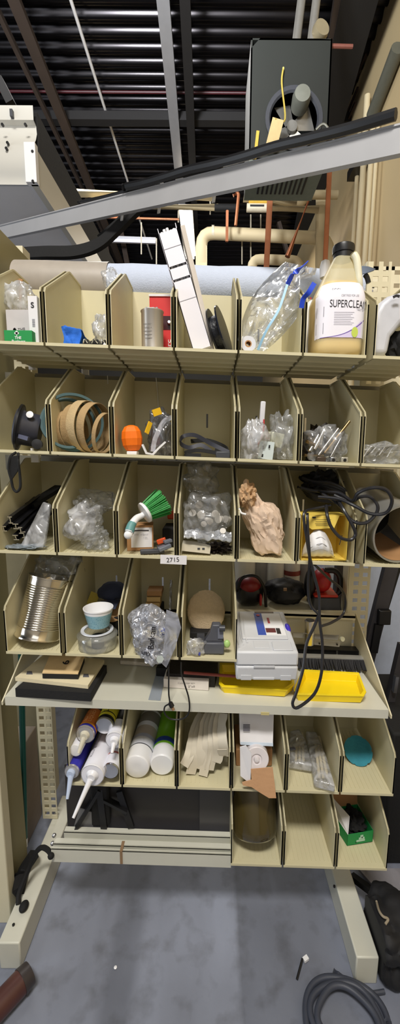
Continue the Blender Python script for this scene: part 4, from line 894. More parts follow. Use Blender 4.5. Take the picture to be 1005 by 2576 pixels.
# hardware
zf = fl(2, q(820, 1100, 1.1).x)
a = q(815, 1120, 1.12); bag('plastic_bag', (a.x + .004, 1.13, zf + .045), (.10, .10, .10), 23, FILM, 'clear bag loosely round the chrome hardware', zmin=zf, f=2.4, limx=(bc(5) - WB / 2 + .008, bc(6) - WB / 2 - .008))
random.seed(4)
for i, (pa, pb, r) in enumerate((((815, 1140), (878, 1060), .004), ((800, 1145), (850, 1078), .003), ((790, 1130), (815, 1080), .005), ((770, 1110), (812, 1128), .005), ((778, 1135), (800, 1095), .006), ((805, 1120), (812, 1075), .005), ((765, 1145), (812, 1146), .004), ((785, 1160), (828, 1148), .003), ((830, 1150), (858, 1100), .003), ((775, 1090), (790, 1125), .006))):
    A = q(*pa, 1.085 + .006 * i); B = q(*pb, 1.10 + .006 * i); A.z = max(A.z, zf + r)
    tag(MB().cyl(A, B, r, n=10).build('chrome_rod', CHROME if i % 3 else M('brass', (150, 124, 84), .35, 1)), ['longest chrome rod pointing up right out of the hardware heap', 'chrome rod lying just left of the longest one', 'short steep chrome pin in the hardware heap', 'brass pin pointing down right in the heap', 'thick chrome pin leaning at the left of the heap', 'upright chrome pin in the middle of the heap', 'brass-toned rod lying flat at the front', 'thin chrome rod at the very front of the heap', 'thin chrome rod leaning near the right side', 'brass pin at the top left of the heap'][i], 'rod', 'loose rods in the hardware heap')
for i, (px, w) in enumerate(((806, .024), (836, .016), (864, .018))):
    a = q(px, 1155, 1.07); t = thing('metal_bushing', (a.x, 1.07, zf), ['dark square bushing at the front lip', 'round-holed chrome bushing at the front lip', 'clear-wrapped bushing at the right of the lip'][i], 'bushing', 'bushings along the hardware bin lip')
    MB().box(a.x - w / 2, a.x + w / 2, 1.062, 1.082, zf, zf + .015).build('block', [M('bronze_block', (88, 76, 66), .35, .6), STEEL, M('hazy_block', (178, 174, 160), .3, .3)][i], t, bevel=.002)
    if i: MB().lathe([(.002, 0), (.004, 0), (.0042, .001), (.002, .001)], (a.x, 1.0615, zf + .007), (0, -1, 0), 14).build('bore', BLACK, t)
a = q(800, 1090, 1.2); tag(MB().ball((a.x, 1.2, zf + .05), (.05, .05, .05), 4, lambda p: p * crum(p, 31, 3, .5)).build('dark_hardware', M('dark_oily_metal', (48, 40, 34), .4, .4, .4, 60), ang=20), 'dark oily lump of hardware at the back of the heap', 'hardware')
# cable ties
zf = fl(2, q(960, 1140, 1.1).x)
a = q(955, 1142, 1.12); bag('plastic_bag', (a.x, 1.12, zf + .026), (.125, .12, .058), 29, FILM, 'flat clear bag of cable ties in the right-edge bin', zmin=zf, f=3.2, limx=(bc(6) - WB / 2 + .008, 9))
for i in range(7):
    A = q(912 + i * 10, 1150 - 5 * (i % 3), 1.08 + .012 * i); B = q(945 + i * 9, 1118 + 7 * (i % 2), 1.16); A.z = max(A.z, zf + .004)
    tag(MB().ribbon([A, (A + B) / 2 + V((0, 0, .008)), B], .004, .0012, (0, 1, 0)).build('cable_tie', BLACK if i % 2 else WHITE), 'black cable tie in the flat bag, second row right edge' if i % 2 else 'white cable tie in the flat bag, second row right edge', 'cable tie', 'black cable ties in a bag' if i % 2 else 'white cable ties in a bag')
# ------------------------------------------------------------ third row
def lim(k0, k1, off=.0): return (XB + k0 * WB + .007 + off, XB + k1 * WB - .007 + off)
PROF = M('dark_bronze_profile', (40, 40, 44), .35, .6, .2, 40); PEND = M('bare_cut_metal', (206, 198, 176), .35, .5)
z3 = lambda px: fl(3, q(px, 1380, 1.1).x)
# dark profiles pointing out of bin 0
ends = [((8, 1330), (92, 1255)), ((26, 1308), (104, 1250)), ((40, 1324), (112, 1262)), ((52, 1334), (118, 1268)), ((40, 1352), (120, 1276)), ((60, 1345), (128, 1284)), ((22, 1322), (96, 1262))]
for i, (pa, pb) in enumerate(ends):
    A = q(*pa, 1.075 + .004 * i); B = q(*pb, 1.26); lo, hi = lim(0, 1)
    A.x = min(max(A.x, lo + .006), hi); t = thing('metal_profile', A, ['dark metal profile, outermost left of the bundle', 'dark metal profile on top of the bundle', 'dark metal profile, third from the left in the bundle', 'dark metal profile in the middle of the bundle', 'dark metal profile with its pale cut end lowest', 'dark metal profile, rightmost of the bundle', 'dark metal profile tucked under the outermost one'][i], 'profile', 'bundle of dark metal profiles')
    w, h = (.012, .009) if i % 2 else (.016, .007)
    d = (B - A).normalized(); sd, u = frame(d); m = MB()
    m.bar(A, B, .0022, h * 2); m.bar(A + u * h, B + u * h, w, .002); m.bar(A - u * h, B - u * h, w, .002)
    m.build('extrusion', PROF, t)
    e = MB(); A2 = A - d * .0012; e.bar(A2, A, .0024, h * 2); e.bar(A2 + u * h, A + u * h, w, .0024); e.bar(A2 - u * h, A - u * h, w, .0024); e.build('cut_end', PEND, t)
a = q(110, 1240, 1.25); tag(MB().bar(q(75, 1272, 1.2), q(150, 1225, 1.30), .04, .012).build('dark_strip', BLACKM), 'broad black strip lying on the profile bundle', 'strip')
m = MB(); zf = z3(95)
m.add([q(48, 1378, 1.075), q(110, 1380, 1.075), q(128, 1268, 1.13), q(108, 1262, 1.13), q(60, 1380, 1.12), q(116, 1378, 1.13), q(130, 1270, 1.16), q(110, 1262, 1.16)], [(0, 1, 2, 3), (7, 6, 5, 4), (0, 4, 5, 1), (1, 5, 6, 2), (2, 6, 7, 3), (3, 7, 4, 0)])
for p in m.v: p.z = max(p.z, zf + .001)
tag(m.build('plastic_bag', FILM2, bevel=.004), 'narrow upright clear bag beside the dark profiles', 'bag')
a = q(60, 1378, 1.07); tag(MB().ball((a.x, 1.085, z3(60) + .006), (.045, .02, .006), 4, lambda p: p * crum(p, 41, 3, .6)).build('torn_foil', M('blue_grey_foil', (150, 160, 168), .35, .4)), 'torn blue-grey foil scrap at the lip under the profiles', 'foil')
# bin 1 crumpled bags
lo = (bc(1) - WB / 2 + .012, bc(2) - WB / 2 - .004); zf = z3(220)
a = q(212, 1300, 1.12); bag('plastic_bag', (a.x - .002, 1.12, zf + .072), (.088, .09, .09), 43, FILM2, 'milky crumpled clear bag in the middle of its bin', f=2, a=.5, limx=lo)
a = q(248, 1245, 1.18); bag('plastic_bag', (a.x - .01, 1.19, zf + .125), (.10, .09, .06), 44, FILM, 'upper part of clear wrapping rising behind the milky bag', f=2, a=.6, limx=lo)
a = q(240, 1355, 1.10); bag('plastic_bag', (a.x, 1.11, zf + .028), (.065, .07, .058), 45, FILM, 'small clear bag at the foot of the milky one', f=2.5, a=.5, zmin=zf, limx=lo)
# bin 2 brush
zf = z3(370)
a = q(350, 1345, 1.12)
t = thing('parts_carton', (a.x, 1.12, zf), 'small brown carton with a printed white label under the brush', 'box')
X0, X1 = q(319, 1345, 1.11).x, q(385, 1345, 1.11).x; zt = q(350, 1322, 1.11).z
cm = MB().box(X0, X1, 1.11, 1.17, zf + .0, zt); cm.rot(((X0 + X1) / 2, 1.11, zf), 'Z', 8); cm.build('carton', KRAFT, t, bevel=.001)
lbm = MB().box(X0 + .012, X1 - .004, 1.1088, 1.1096, zf + .010, zt - .006); lbm.rot(((X0 + X1) / 2, 1.11, zf), 'Z', 8); lb = lbm.build('label', PAPER, t)
Rl = Matrix.Rotation(math.radians(8), 3, 'Z') @ Matrix.Rotation(PI / 2, 3, 'X'); cx = (X0 + X1) / 2 + .004
strip(.042, .003, INK, lb, lambda p: V((cx, 1.108, zt - .014)) + Rl @ V((p.x, p.y, 0))); text('10721  -6 Qt.4.3"', (cx, 1.108, zt - .026), .040, GINK, lb, h=.005, R=Rl); text('1 EA.', (cx + .012, 1.108, zt - .034), .012, GINK, lb, h=.004, R=Rl)
t = thing('cleaning_brush', q(370, 1290, 1.1), 'cleaning brush with green bristles and a white handle in the third row', 'brush')
hp = [q(324, 1341, 1.055), q(330, 1322, 1.065), q(343, 1304, 1.08), q(358, 1296, 1.095), q(364, 1288, 1.10)]
MB().tube(hp, .010, 14, rad=lambda u: .0125 - .006 * u + .004 * max(0, u - .7)).build('handle', WHITE, t)
MB().tube([hp[0] + (hp[1] - hp[0]) * .15, hp[1], hp[1] + (hp[2] - hp[1]) * .4], .0128, 14, rad=lambda u: .0135 - .003 * u).build('grip', M('teal_grip', (96, 148, 146), .5), t)
MB().ball(hp[0] + V((-.001, -.006, -.004)), (.0115, .008, .0115), 3).build('end_cap', WHITE, t)
hd = q(363, 1290, 1.10); axb = (q(410, 1262, 1.13) - hd).normalized()
MB().lathe([(.008, -.006), (.030, -.002), (.031, .004), (.028, .007)], hd, axb, 28).build('head', WHITE, t)
m = MB(); random.seed(2); sa, sb = frame(axb)
GBR = M('green_bristle', (42, 148, 62), .55, 0, .4, 90)
for i in range(260):
    r_ = .026 * math.sqrt(random.random()); th = random.random() * 2 * PI; o = (sa * math.cos(th) + sb * math.sin(th))
    b0 = hd + axb * .006 + o * r_; b1 = hd + axb * (.060 + .006 * random.random()) + o * (r_ * 1.55 + .002 * random.random()); m.cyl(b0, b1, .0014, .0016, n=4)
tag(m.build('bristles', GBR, t), None, None, kind='stuff')
for i, (x0, y0, x1, y1, mt) in enumerate(((352, 1378, 412, 1385, DARK), (398, 1352, 428, 1378, M('grey_clamp', (108, 112, 122), .5)))):
    A = q(x0, y0, 1.075); B = q(x1, y1 - (14 if i else 2), 1.09); z = zf + .006 + .006 * i
    A.z = z; B.z = z + .010 * i
    t = thing('grey_clamp', A, ['dark grey plastic clamp bar lying in front of the brown carton', 'grey plastic clamp leaning on the darker one'][i], 'clamp')
    MB().bar(A, B, .020, .011).build('jaw', mt, t, bevel=.002); MB().bar(B - V((.018, 0, -.008)), B + V((.002, .01, .012)), .016, .008).build('step', mt, t, bevel=.001)
a = q(405, 1352, 1.11); tag(MB().obox((a.x, 1.115, zf + .028), (.026, .012, .014), Matrix.Rotation(-.35, 3, 'Y')).build('orange_clip', M('orange_red', (222, 84, 34), .5), bevel=.002), 'orange plastic clip on the grey clamps', 'clip')
a = q(430, 1297, 1.22); tag(MB().box(a.x - .012, a.x + .010, 1.22, 1.24, a.z - .012, a.z + .014).build('plastic_plug', M('orange_red', (222, 84, 34), .5), bevel=.004), 'orange cap at the back behind the green brush', 'cap')
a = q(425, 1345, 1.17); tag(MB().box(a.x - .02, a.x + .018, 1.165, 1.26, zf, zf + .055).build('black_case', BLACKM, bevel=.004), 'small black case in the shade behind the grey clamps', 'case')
# bin 3 fittings
lo = lim(3, 4, .004); zf = z3(520); random.seed(9)
a = q(520, 1300, 1.12)
k = 0
FW = M('fitting_white', (206, 200, 190), .4)
for (px, py, Y, s) in ((505, 1295, 1.12, 1.1), (540, 1292, 1.11, 1.0), (566, 1306, 1.11, 1), (528, 1312, 1.10, .9), (512, 1318, 1.10, .8), (548, 1306, 1.10, 1.1), (500, 1270, 1.17, 1.1), (540, 1262, 1.19, 1.2), (520, 1245, 1.2, 1.0), (560, 1335, 1.09, .8), (484, 1290, 1.15, 1)):
    c = q(px, py, Y); c.x = min(max(c.x, lo[0] + .012), lo[1] - .012); ax_ = V((random.uniform(-.7, .7), -1, random.uniform(-.2, .6))).normalized(); r = .0105 * s
    tag(MB().lathe([(r * .35, .0), (r, .0), (r, .004), (r * .6, .006), (r * .6, .014), (r * .8, .016), (r * .8, .02), (r * .3, .02)], c, -ax_, 16).build('pipe_fitting', FW), 'small white round fitting in the bag of fittings', 'fitting', 'white fittings in the third-row bag'); k += 1
bag('plastic_bag', (a.x + .0, 1.14, zf + .105), (.128, .10, .13), 51, FILM, 'large clear bag holding the small white fittings', f=2.2, a=.35, limx=lo)
a = q(505, 1195, 1.2); bag('plastic_bag', (a.x, 1.2, zf + .20), (.09, .08, .10), 52, film('smoky_clear', (200, 200, 196), .14, .3), 'gathered neck of the clear bag reaching up to the bin above', f=2.4, a=.45, limx=lo)
t = thing('foil_packet', q(520, 1340, 1.08), 'silvery flat packet propped across the fittings bin', 'packet')
m = MB(); m.grid(lambda u, v: q(462 + 120 * u, 1330 + 22 * v + 8 * u, 1.10 - .03 * v) + V((0, .008 * noise.noise(V((u * 7, v * 5, 2))), .010 * noise.noise(V((u * 9, v * 6, 7))))), 26, 10, (0, .003, -.003)); 
for p in m.v: p.x = min(max(p.x, lo[0]), lo[1])
m.build('film', film('silver_film', (214, 218, 226), .75, .6), t)
a = q(492, 1362, 1.09); X0, X1 = q(456, 1362, 1.09).x, q(528, 1362, 1.09).x; X0 = max(X0, lo[0])
t = thing('switch_box', (a.x, 1.09, zf), 'pale carton piece with two printed slots under the silvery packet', 'box')
bm_ = MB().box(X0, X1, 1.085, 1.13, zf + .008, zf + .028); bm_.rot(((X0 + X1) / 2, 1.1, zf + .01), 'Y', 6); bm_.build('carton', M('ivory_card', (206, 200, 184), .7), t)
for dx in (.0, .013): MB().box(a.x + .005 + dx, a.x + .012 + dx, 1.0838, 1.0848, zf + .016, zf + .021).build('slot', DARK, t)
a = q(548, 1372, 1.12); tag(MB().ball((a.x, 1.13, zf + .012), (.035, .03, .014), 4, lambda p: p * crum(p, 61, 4, .6)).build('dark_screws', M('dark_oily_metal', (48, 40, 34), .4, .4, .4, 60), ang=15), 'dark loose hardware under the right end of the silvery packet', 'hardware')
# bin 4 paper parcel
lo = lim(4, 5, .004); zf = z3(660)
def pf(p):
    k_ = crum(p, 71, 1.6, .28); e = V((p.x * (1 - .38 * max(0, p.z)), p.y, p.z)) * k_; return e
t = thing('paper_parcel', q(655, 1400, 1.1), 'crumpled pinkish brown paper parcel leaning left, third row', 'parcel')
m = MB().ball((0, 0, 0), 1, 5, pf); Rp = Matrix.Rotation(-.42, 3, 'Y'); cp_ = q(662, 1318, 1.12)
m.v = [cp_ + Rp @ V((p.x * .052, p.y * .045, p.z * .092)) for p in m.v]
for p in m.v: p.x = min(max(p.x, lo[0]), lo[1]); p.z = max(p.z, zf + .001)
m.build('wrapping', M('pinkish_paper', (214, 190, 168), .8, 0, .14, 14, bump=.3, bscale=60), t, ang=20)
m = MB().ball((0, 0, 0), 1, 4, lambda p: p * crum(p, 73, 2.4, .5)); cq_ = q(620, 1245, 1.10); m.v = [cq_ + V((p.x * .024, p.y * .03, p.z * .034)) for p in m.v]
for p in m.v: p.x = max(p.x, lo[0])
m.build('twisted_top', M('tan_paper', (188, 152, 112), .7, 0, .15, 20), t, ang=18)
MB().tube([q(600, 1278, 1.065), q(606, 1290, 1.06), q(618, 1294, 1.06)], .003, 8).build('white_tie', WHITE, t)
# bin 5 yellow carton and mask
lo = lim(5, 6, .004); zf = z3(815)
YC = M('yellow_card', (236, 206, 92), .6, 0, .05)
t = thing('mask_carton', q(810, 1410, 1.08), 'open yellow carton tipped toward the viewer in the third row', 'box')
X0, X1 = q(757, 1380, 1.075).x, q(872, 1380, 1.075).x; Zt = q(815, 1296, 1.09).z; Y0_, Y1_ = 1.075, 1.17
ins = .0012; m = MB()
m.box(X0, X1, Y0_, Y1_, zf, zf + ins); m.box(X0, X0 + ins, Y0_, Y1_, zf, Zt); m.box(X1 - ins, X1, Y0_, Y1_, zf, Zt); m.box(X0, X1, Y1_ - ins, Y1_, zf, Zt); m.box(X0, X1, Y0_ + .02, Y1_, Zt - ins, Zt)
m.build('carton', YC, t)
fm = MB(); fm.extr([(X0 + .002, Y0_ + .018, Zt - .001), (X1 - .02, Y0_ + .018, Zt - .001), (X1 - .035, Y0_ + .012, Zt - .035), (X0 + .03, Y0_ + .012, Zt - .040), (X0 + .004, Y0_ + .014, Zt - .022)], (0, -.001, 0)); fl_ = fm.build('front_flap', YC, t)
for k in range(4): strip(.044 - .005 * (k % 2), .0014, M('olive_ink', (120, 108, 60), .6), fl_, flat(((X0 + X1) / 2 - .004, Y0_ + .0100, Zt - .012 - .005 * k)))
strip(.010, .0045, INK, fl_, flat((X0 + .034, Y0_ + .0105, Zt - .006)))
MB().bar(V((X1 - .022, Y0_ - .0005, zf + .045)), V((X1 - .016, Y0_ - .0005, zf + .072)), .0018, .001).build('slit', INK, t)
t = thing('dust_mask', q(805, 1400, 1.08), 'folded white dust mask lying in the yellow carton', 'mask')
def dm(u, v):
    x = X0 + .006 + (X1 - X0 - .032) * u; k_ = math.sin(PI * min(1, u * 1.05)) ** .6
    z = zf + .006 + (.078 * k_) * v; return V((x, 1.095 - .030 * k_ * math.sin(PI * v) + .002 * math.sin(u * 30 + v * 3), z))
MB().grid(dm, 30, 14, (0, .002, 0)).build('mask_shell', M('mask_white', (236, 236, 238), .8, var=.02), t)
for k in range(3): MB().tube([dm(.12 + .04 * k, .35 + .2 * k) + V((0, -.0006, 0)), dm(.5, .38 + .2 * k) + V((0, -.0006, 0)), dm(.9 - .03 * k, .32 + .18 * k) + V((0, -.0006, 0))], .0009, 6).build('pleat', M('pleat_grey', (188, 188, 192), .8), t)
# black cord
CORD = M('black_cord', (34, 34, 38), .35)
t = thing('power_cord', q(820, 1230, 1.1), 'long black power cord coiled over the yellow carton and hanging to the tray shelf', 'cord')
def cord(pts, nm='cord_loop', r=.0046): return MB().tube([q(x, y, Y) for x, y, Y in pts], r, 8, k=5).build(nm, CORD, t)
cord([(748, 1225, 1.16), (790, 1235, 1.13), (850, 1240, 1.09), (885, 1260, 1.05), (900, 1240, 1.03), (935, 1227, 1.01), (970, 1232, 1.01), (985, 1260, 1.01), (970, 1290, 1.02), (930, 1292, 1.03), (890, 1272, 1.04), (850, 1255, 1.07), (800, 1250, 1.10)])
cord([(800, 1235, 1.12), (850, 1270, 1.08), (885, 1310, 1.035), (920, 1315, 1.03), (945, 1292, 1.03), (948, 1270, 1.03), (930, 1250, 1.04), (905, 1250, 1.045), (880, 1262, 1.06), (840, 1246, 1.09)])
cord([(845, 1250, 1.10), (862, 1280, 1.045), (885, 1320, 1.03), (893, 1345, 1.03), (880, 1358, 1.03), (855, 1352, 1.03), (832, 1325, 1.04), (822, 1295, 1.05), (820, 1272, 1.08)])
cord([(830, 1272, 1.09), (790, 1280, 1.07), (766, 1288, 1.04), (764, 1310, 1.03), (770, 1350, 1.03), (778, 1400, 1.03), (790, 1450, 1.03), (802, 1500, 1.03), (803, 1560, 1.02), (810, 1620, 1.01), (808, 1690, .99), (790, 1745, .985), (748, 1780, .98), (735, 1770, .98), (745, 1740, .985), (762, 1680, 1.0), (770, 1620, 1.02), (790, 1575, 1.03), (802, 1545, 1.04)], 'hanging_cord', .0042)
cord([(772, 1290, 1.035), (774, 1345, 1.025), (778, 1410, 1.025), (774, 1470, 1.06), (780, 1520, 1.08), (800, 1545, 1.07)], 'hanging_cord', .004)
cord([(790, 1420, 1.06), (826, 1455, 1.12), (856, 1480, 1.16), (868, 1510, 1.18), (862, 1545, 1.17), (835, 1565, 1.12), (808, 1575, 1.06)], 'hanging_cord', .004)
for k in range(5):
    o = k * 7; cord([(752 + o, 1200 + o, 1.22), (790 + o, 1212 + 4 * k, 1.19), (830, 1215 + o, 1.17), (868 - k * 3, 1235 + 3 * k, 1.15), (850, 1255 + 2 * k, 1.14), (800, 1248 + 3 * k, 1.15), (760 + k * 3, 1230 + 4 * k, 1.18)], 'cord_loop', .005)
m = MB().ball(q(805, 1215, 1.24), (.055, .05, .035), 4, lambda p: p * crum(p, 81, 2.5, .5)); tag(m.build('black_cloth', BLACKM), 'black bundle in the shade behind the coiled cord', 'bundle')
# bin 6 duct
t = thing('metal_duct', q(980, 1360, 1.05), 'short grey sheet-metal duct elbow with a dark open end, third row right edge', 'duct')
c = q(1010, 1360, 1.06); ax_ = V((.12, -1, -.15)).normalized(); Rd = .082; c.z = fl(3, c.x) + Rd + .003
m = MB(); m.lathe([(Rd, -.02), (Rd, -.22), (Rd - .001, -.22), (Rd - .002, -.02)], c, ax_, 48, cap=False); m.lathe([(Rd, -.02), (Rd + .002, -.018), (Rd + .002, .0), (Rd - .003, .0), (Rd - .003, -.02)], c, ax_, 48, cap=False); m.build('duct_wall', M('dull_galvanised', (176, 176, 174), .38, .7, .12, 20), t)
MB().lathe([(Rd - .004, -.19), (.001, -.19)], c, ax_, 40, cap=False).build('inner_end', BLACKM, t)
m = MB(); m.lathe([(Rd - .0035, -.003), (Rd - .0035, -.19)], c, ax_, 48, cap=False); m.f = [f for f in m.f if sum(m.v[i].z for i in f) / 4 < c.z - .045]; m.build('rust_film', M('rusty_tan', (168, 126, 84), .7), t)
# ------------------------------------------------------------ fourth row
z4 = lambda px: fl(4, q(px, 1640, 1.08).x)
zf = z4(90)
A = q(92, 1606, 1.108); A.z = zf + .010; B = q(126, 1462, 1.15)
t = thing('ribbed_tin', A, 'large ribbed open tin can tilted in the fourth row, at the left', 'tin'); ax_ = (B - A).normalized(); Lt = (B - A).length; r = .0625
A = A + ax_ * .012; prof = [(.002, .002), (r - .003, .002), (r - .002, -.002), (r + .001, -.002), (r + .001, .003), (r - .001, .005)]
h0, h1 = Lt * .16, Lt * .88; n = 19; prof += [(r - .001, h0)]
for i in range(n):
    for j, dr in enumerate((0, .0018, .0024, .0018, 0, -.0006)): prof.append((r - .0024 + dr, h0 + (h1 - h0) * (i + j / 6) / n))
prof += [(r - .001, h1), (r - .001, Lt - .003), (r + .0012, Lt - .002), (r + .0012, Lt + .002), (r - .001, Lt + .002), (r - .0025, Lt - .003), (r - .0025, .004), (.002, .004)]
MB().lathe(prof, A, ax_, 64, cap=False).build('can', M('bright_tin', (226, 220, 208), .16, 1, .08, 6), t, ang=50)
sm_, un_ = frame(ax_)
a = B + ax_ * .03 + V((0, .01, 0)); bag('plastic_bag', (a.x + .006, a.y + .03, a.z + .004), (.120, .07, .075), 91, film('grey_film', (216, 218, 216), .2, .3), 'clear bag bunched in the mouth of the ribbed tin', f=1.8, a=.6)
# cup, container
zf = z4(245)
c = q(245, 1600, 1.10); c.z = zf
t = thing('plastic_tub', c, 'low clear round plastic tub under the paper cup', 'tub')
MB().lathe([(.05, 0), (.054, .003), (.056, .035), (.058, .037), (.058, .040), (.052, .045), (.038, .050), (.036, .050), (.050, .042), (.054, .036), (.052, .005), (.048, .004)], c, n=40, cap=False).build('tub_wall', film('tub_plastic', (226, 228, 222), .22, .5, .08, 3), t)
MB().lathe([(.0, .002), (.018, .002), (.018, .034), (.0, .034)], c, n=24, cap=False).build('dark_insert', DARK, t)
MB().lathe([(.037, .050), (.047, .052), (.046, .055), (.037, .053)], c, n=40, cap=False).build('white_collar', M('clear_collar', (218, 222, 230), .3), t)
c = q(248, 1580, 1.075); c.z = zf + .056
c.y = 1.10; c.z = zf + .066; c.x = q(248, 1560, 1.10).x
t = thing('paper_cup', c, 'small blue patterned paper cup with a white rim, fourth row', 'cup'); hc = q(248, 1522, 1.10).z - c.z
hc = .054
CP = bpy.data.materials.new('cup_print'); CP.use_nodes = True; nt = CP.node_tree; b_ = nt.nodes['Principled BSDF']; vo = nt.nodes.new('ShaderNodeTexVoronoi'); vo.feature = 'DISTANCE_TO_EDGE'; vo.inputs['Scale'].default_value = 190
tc = nt.nodes.new('ShaderNodeTexCoord'); nt.links.new(tc.outputs['Object'], vo.inputs[0]); rp = nt.nodes.new('ShaderNodeValToRGB'); nt.links.new(vo.outputs[0], rp.inputs[0])
rp.color_ramp.elements[0].color = lin((146, 188, 200)) + (1,); rp.color_ramp.elements[0].position = .12; rp.color_ramp.elements[1].color = lin((116, 166, 184)) + (1,); rp.color_ramp.elements[1].position = .2; rp.color_ramp.interpolation = 'CONSTANT'
nt.links.new(rp.outputs[0], b_.inputs['Base Color']); b_.inputs['Roughness'].default_value = .5
MB().lathe([(.001, 0), (.029, 0), (.040, hc - .002)], c, n=44).f and None
m = MB().lathe([(.001, .001), (.0295, 0), (.0400, hc - .012)], c, n=44, cap=False); m.build('cup_wall', CP, t)
MB().lathe([(.0400, hc - .012), (.0412, hc - .003), (.0428, hc - .002), (.0428, hc + .001), (.0405, hc + .001), (.0285, .003), (.001, .003)], c, n=44, cap=False).build('rim', WHITE, t)
for i, (px, py, w) in enumerate(((275, 1505, .062), (300, 1528, .05))):
    a = q(px, py, 1.22 + .0 * i)
    if i == 0:
        m = MB().ball((a.x + .005, 1.24, zf + .115), (.045, .05, .032), 4, lambda p: V((p.x, p.y, max(p.z, -.3))) * crum(p, 5, 1.5, .12)); t = thing('navy_cap', a, 'navy cloth cap behind the paper cup', 'cap'); m.build('crown', M('navy_cloth', (44, 50, 72), .85), t)
        MB().extr([(a.x - .02, 1.19, zf + .100), (a.x + .04, 1.19, zf + .106), (a.x + .035, 1.155, zf + .093), (a.x + .0, 1.155, zf + .09)], (0, .003, .004)).build('peak', M('navy_cloth', (44, 50, 72), .85), t)
    else: tag(MB().lathe([(.012, 0), (.040, .0), (.040, .004), (.012, .004)], (a.x - .018, 1.19, zf + .075), (.3, -.5, .6), 30).build('cork_disc', M('cork_tan', (190, 150, 104), .8)), 'tan disc leaning under the navy cap', 'disc')
a = q(232, 1512, 1.25); tag(MB().obox(a, (.03, .003, .06), Matrix.Rotation(.4, 3, 'Y')).build('yellow_card', M('dull_yellow', (176, 156, 62), .7)), 'yellow-green card edge left of the navy cap', 'card')
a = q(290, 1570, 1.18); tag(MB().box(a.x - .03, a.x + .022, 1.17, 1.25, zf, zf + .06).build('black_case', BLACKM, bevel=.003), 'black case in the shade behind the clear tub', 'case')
# Barkan bag
zf = z4(380); lo = (q(309, 1655, 1.05).x + .008, q(448, 1655, 1.05).x - .008)
t = thing('lettered_bag', q(385, 1680, 1.04), 'shiny clear Barkan bag of screws hanging out over the fourth-row lip', 'bag')
bf = film('shiny_film', (226, 230, 244), .46, .9, .14, 26, .8)
m = MB().ball((0, 0, 0), 1, 5, lambda p: p * crum(p, 101, 1.2, .38)); c = q(383, 1588, 1.07)
m.v = [c + Matrix.Rotation(-.15, 3, 'Y') @ V((p.x * .056, p.y * .042, p.z * .070)) for p in m.v]
for p in m.v:
    if p.y > 1.045: p.z = max(p.z, zf + .002); p.x = min(max(p.x, lo[0]), lo[1])
from mathutils.bvhtree import BVHTree
allv = list(m.v); allf = list(m.f)
m.build('bag_film', bf, t, ang=60)
m = MB(); tail = [(418, 1535), (446, 1545), (455, 1580), (440, 1630), (418, 1680), (405, 1668), (412, 1620)]
P = [q(x, y, 1.035 + .006 * math.sin(i * 2)) for i, (x, y) in enumerate(tail)]; m.extr(P, (0, .004, 0)); m.build('tail', film('tail_film', (218, 222, 236), .5, .4), t)
m = MB().ball((0, 0, 0), 1, 4, lambda p: p * crum(p, 111, 2.4, .45)); c2 = q(385, 1648, 1.045); m.v = [c2 + V((p.x * .030, p.y * .018, p.z * .026)) for p in m.v]; allf += [tuple(i + len(allv) for i in f) for f in m.f]; allv += m.v; m.build('lower_lobe', bf, t, ang=60)
bv = BVHTree.FromPolygons(allv, allf)
def onbag(c_, deg):
    R_ = Matrix.Rotation(math.radians(deg), 3, 'Y') @ Matrix.Rotation(PI / 2, 3, 'X')
    def fn(p):
        w = c_ + R_ @ p; h = bv.ray_cast(V((w.x, .8, w.z)), V((0, 1, 0))); y = h[0].y if h[0] is not None else 1.03
        return V((w.x, y - .0015, w.z))
    return fn
text('Barkan', None, .064, INK, t, h=.017, fn=onbag(q(379, 1612, 1.02), -84), off=.01)
text('kan', None, .028, INK, t, h=.014, fn=onbag(q(366, 1652, 1.02), 172), off=.01)
text('rk', None, .022, M('blue_ink', (70, 82, 140), .5), t, h=.013, fn=onbag(q(408, 1595, 1.02), -84))
for i, (pa, pb) in enumerate((((345, 1615), (358, 1580)), ((352, 1622), (368, 1592)), ((395, 1600), (402, 1572)))): tag(MB().cyl(q(*pa, 1.06), q(*pb, 1.06), .003, n=8).build('screw', STEEL), ['left steel screw showing through the shiny bag', 'second steel screw showing through the shiny bag', 'steel screw near the right side of the shiny bag'][i], 'screw', 'screws in the shiny bag')
c = q(402, 1658, 1.03); tag(MB().lathe([(.004, 0), (.011, 0), (.011, .002), (.004, .002)], c, (.1, -1, .3), 6).build('hex_nut', M('pale_zinc', (196, 206, 204), .35, .4)), 'pale hexagonal nut at the bottom tip of the shiny bag', 'nut')
for i, (px, py, w, h, mt) in enumerate(((388, 1492, .048, .018, KRAFT), (386, 1507, .044, .014, M('pine_wood', (206, 170, 112), .7, 0, .1, 20)), (384, 1518, .046, .012, M('pine_wood', (206, 170, 112), .7, 0, .1, 20)))):
    a = q(px, py, 1.24); tag(MB().box(a.x - w / 2, a.x + w / 2, 1.235, 1.29, zf + .110 - .020 * i, zf + .126 - .020 * i).build('wood_block', mt, bevel=.001), ['brown block, top of the small stack behind the shiny bag', 'light pine block, middle of the small stack', 'light pine block, lowest of the small stack'][i], 'block', 'little stack of blocks in the fourth row')
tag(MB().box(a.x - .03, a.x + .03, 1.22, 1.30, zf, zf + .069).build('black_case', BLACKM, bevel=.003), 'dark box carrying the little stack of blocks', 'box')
tag(MB().bar(q(430, 1460, 1.28), q(428, 1535, 1.24), .03, .006, upv=(1, 0, 0)).build('film_sheet', film('smoky_film2', (120, 116, 108), .4, .3)), 'smoky film strip standing at the right wall behind the shiny bag', 'film')
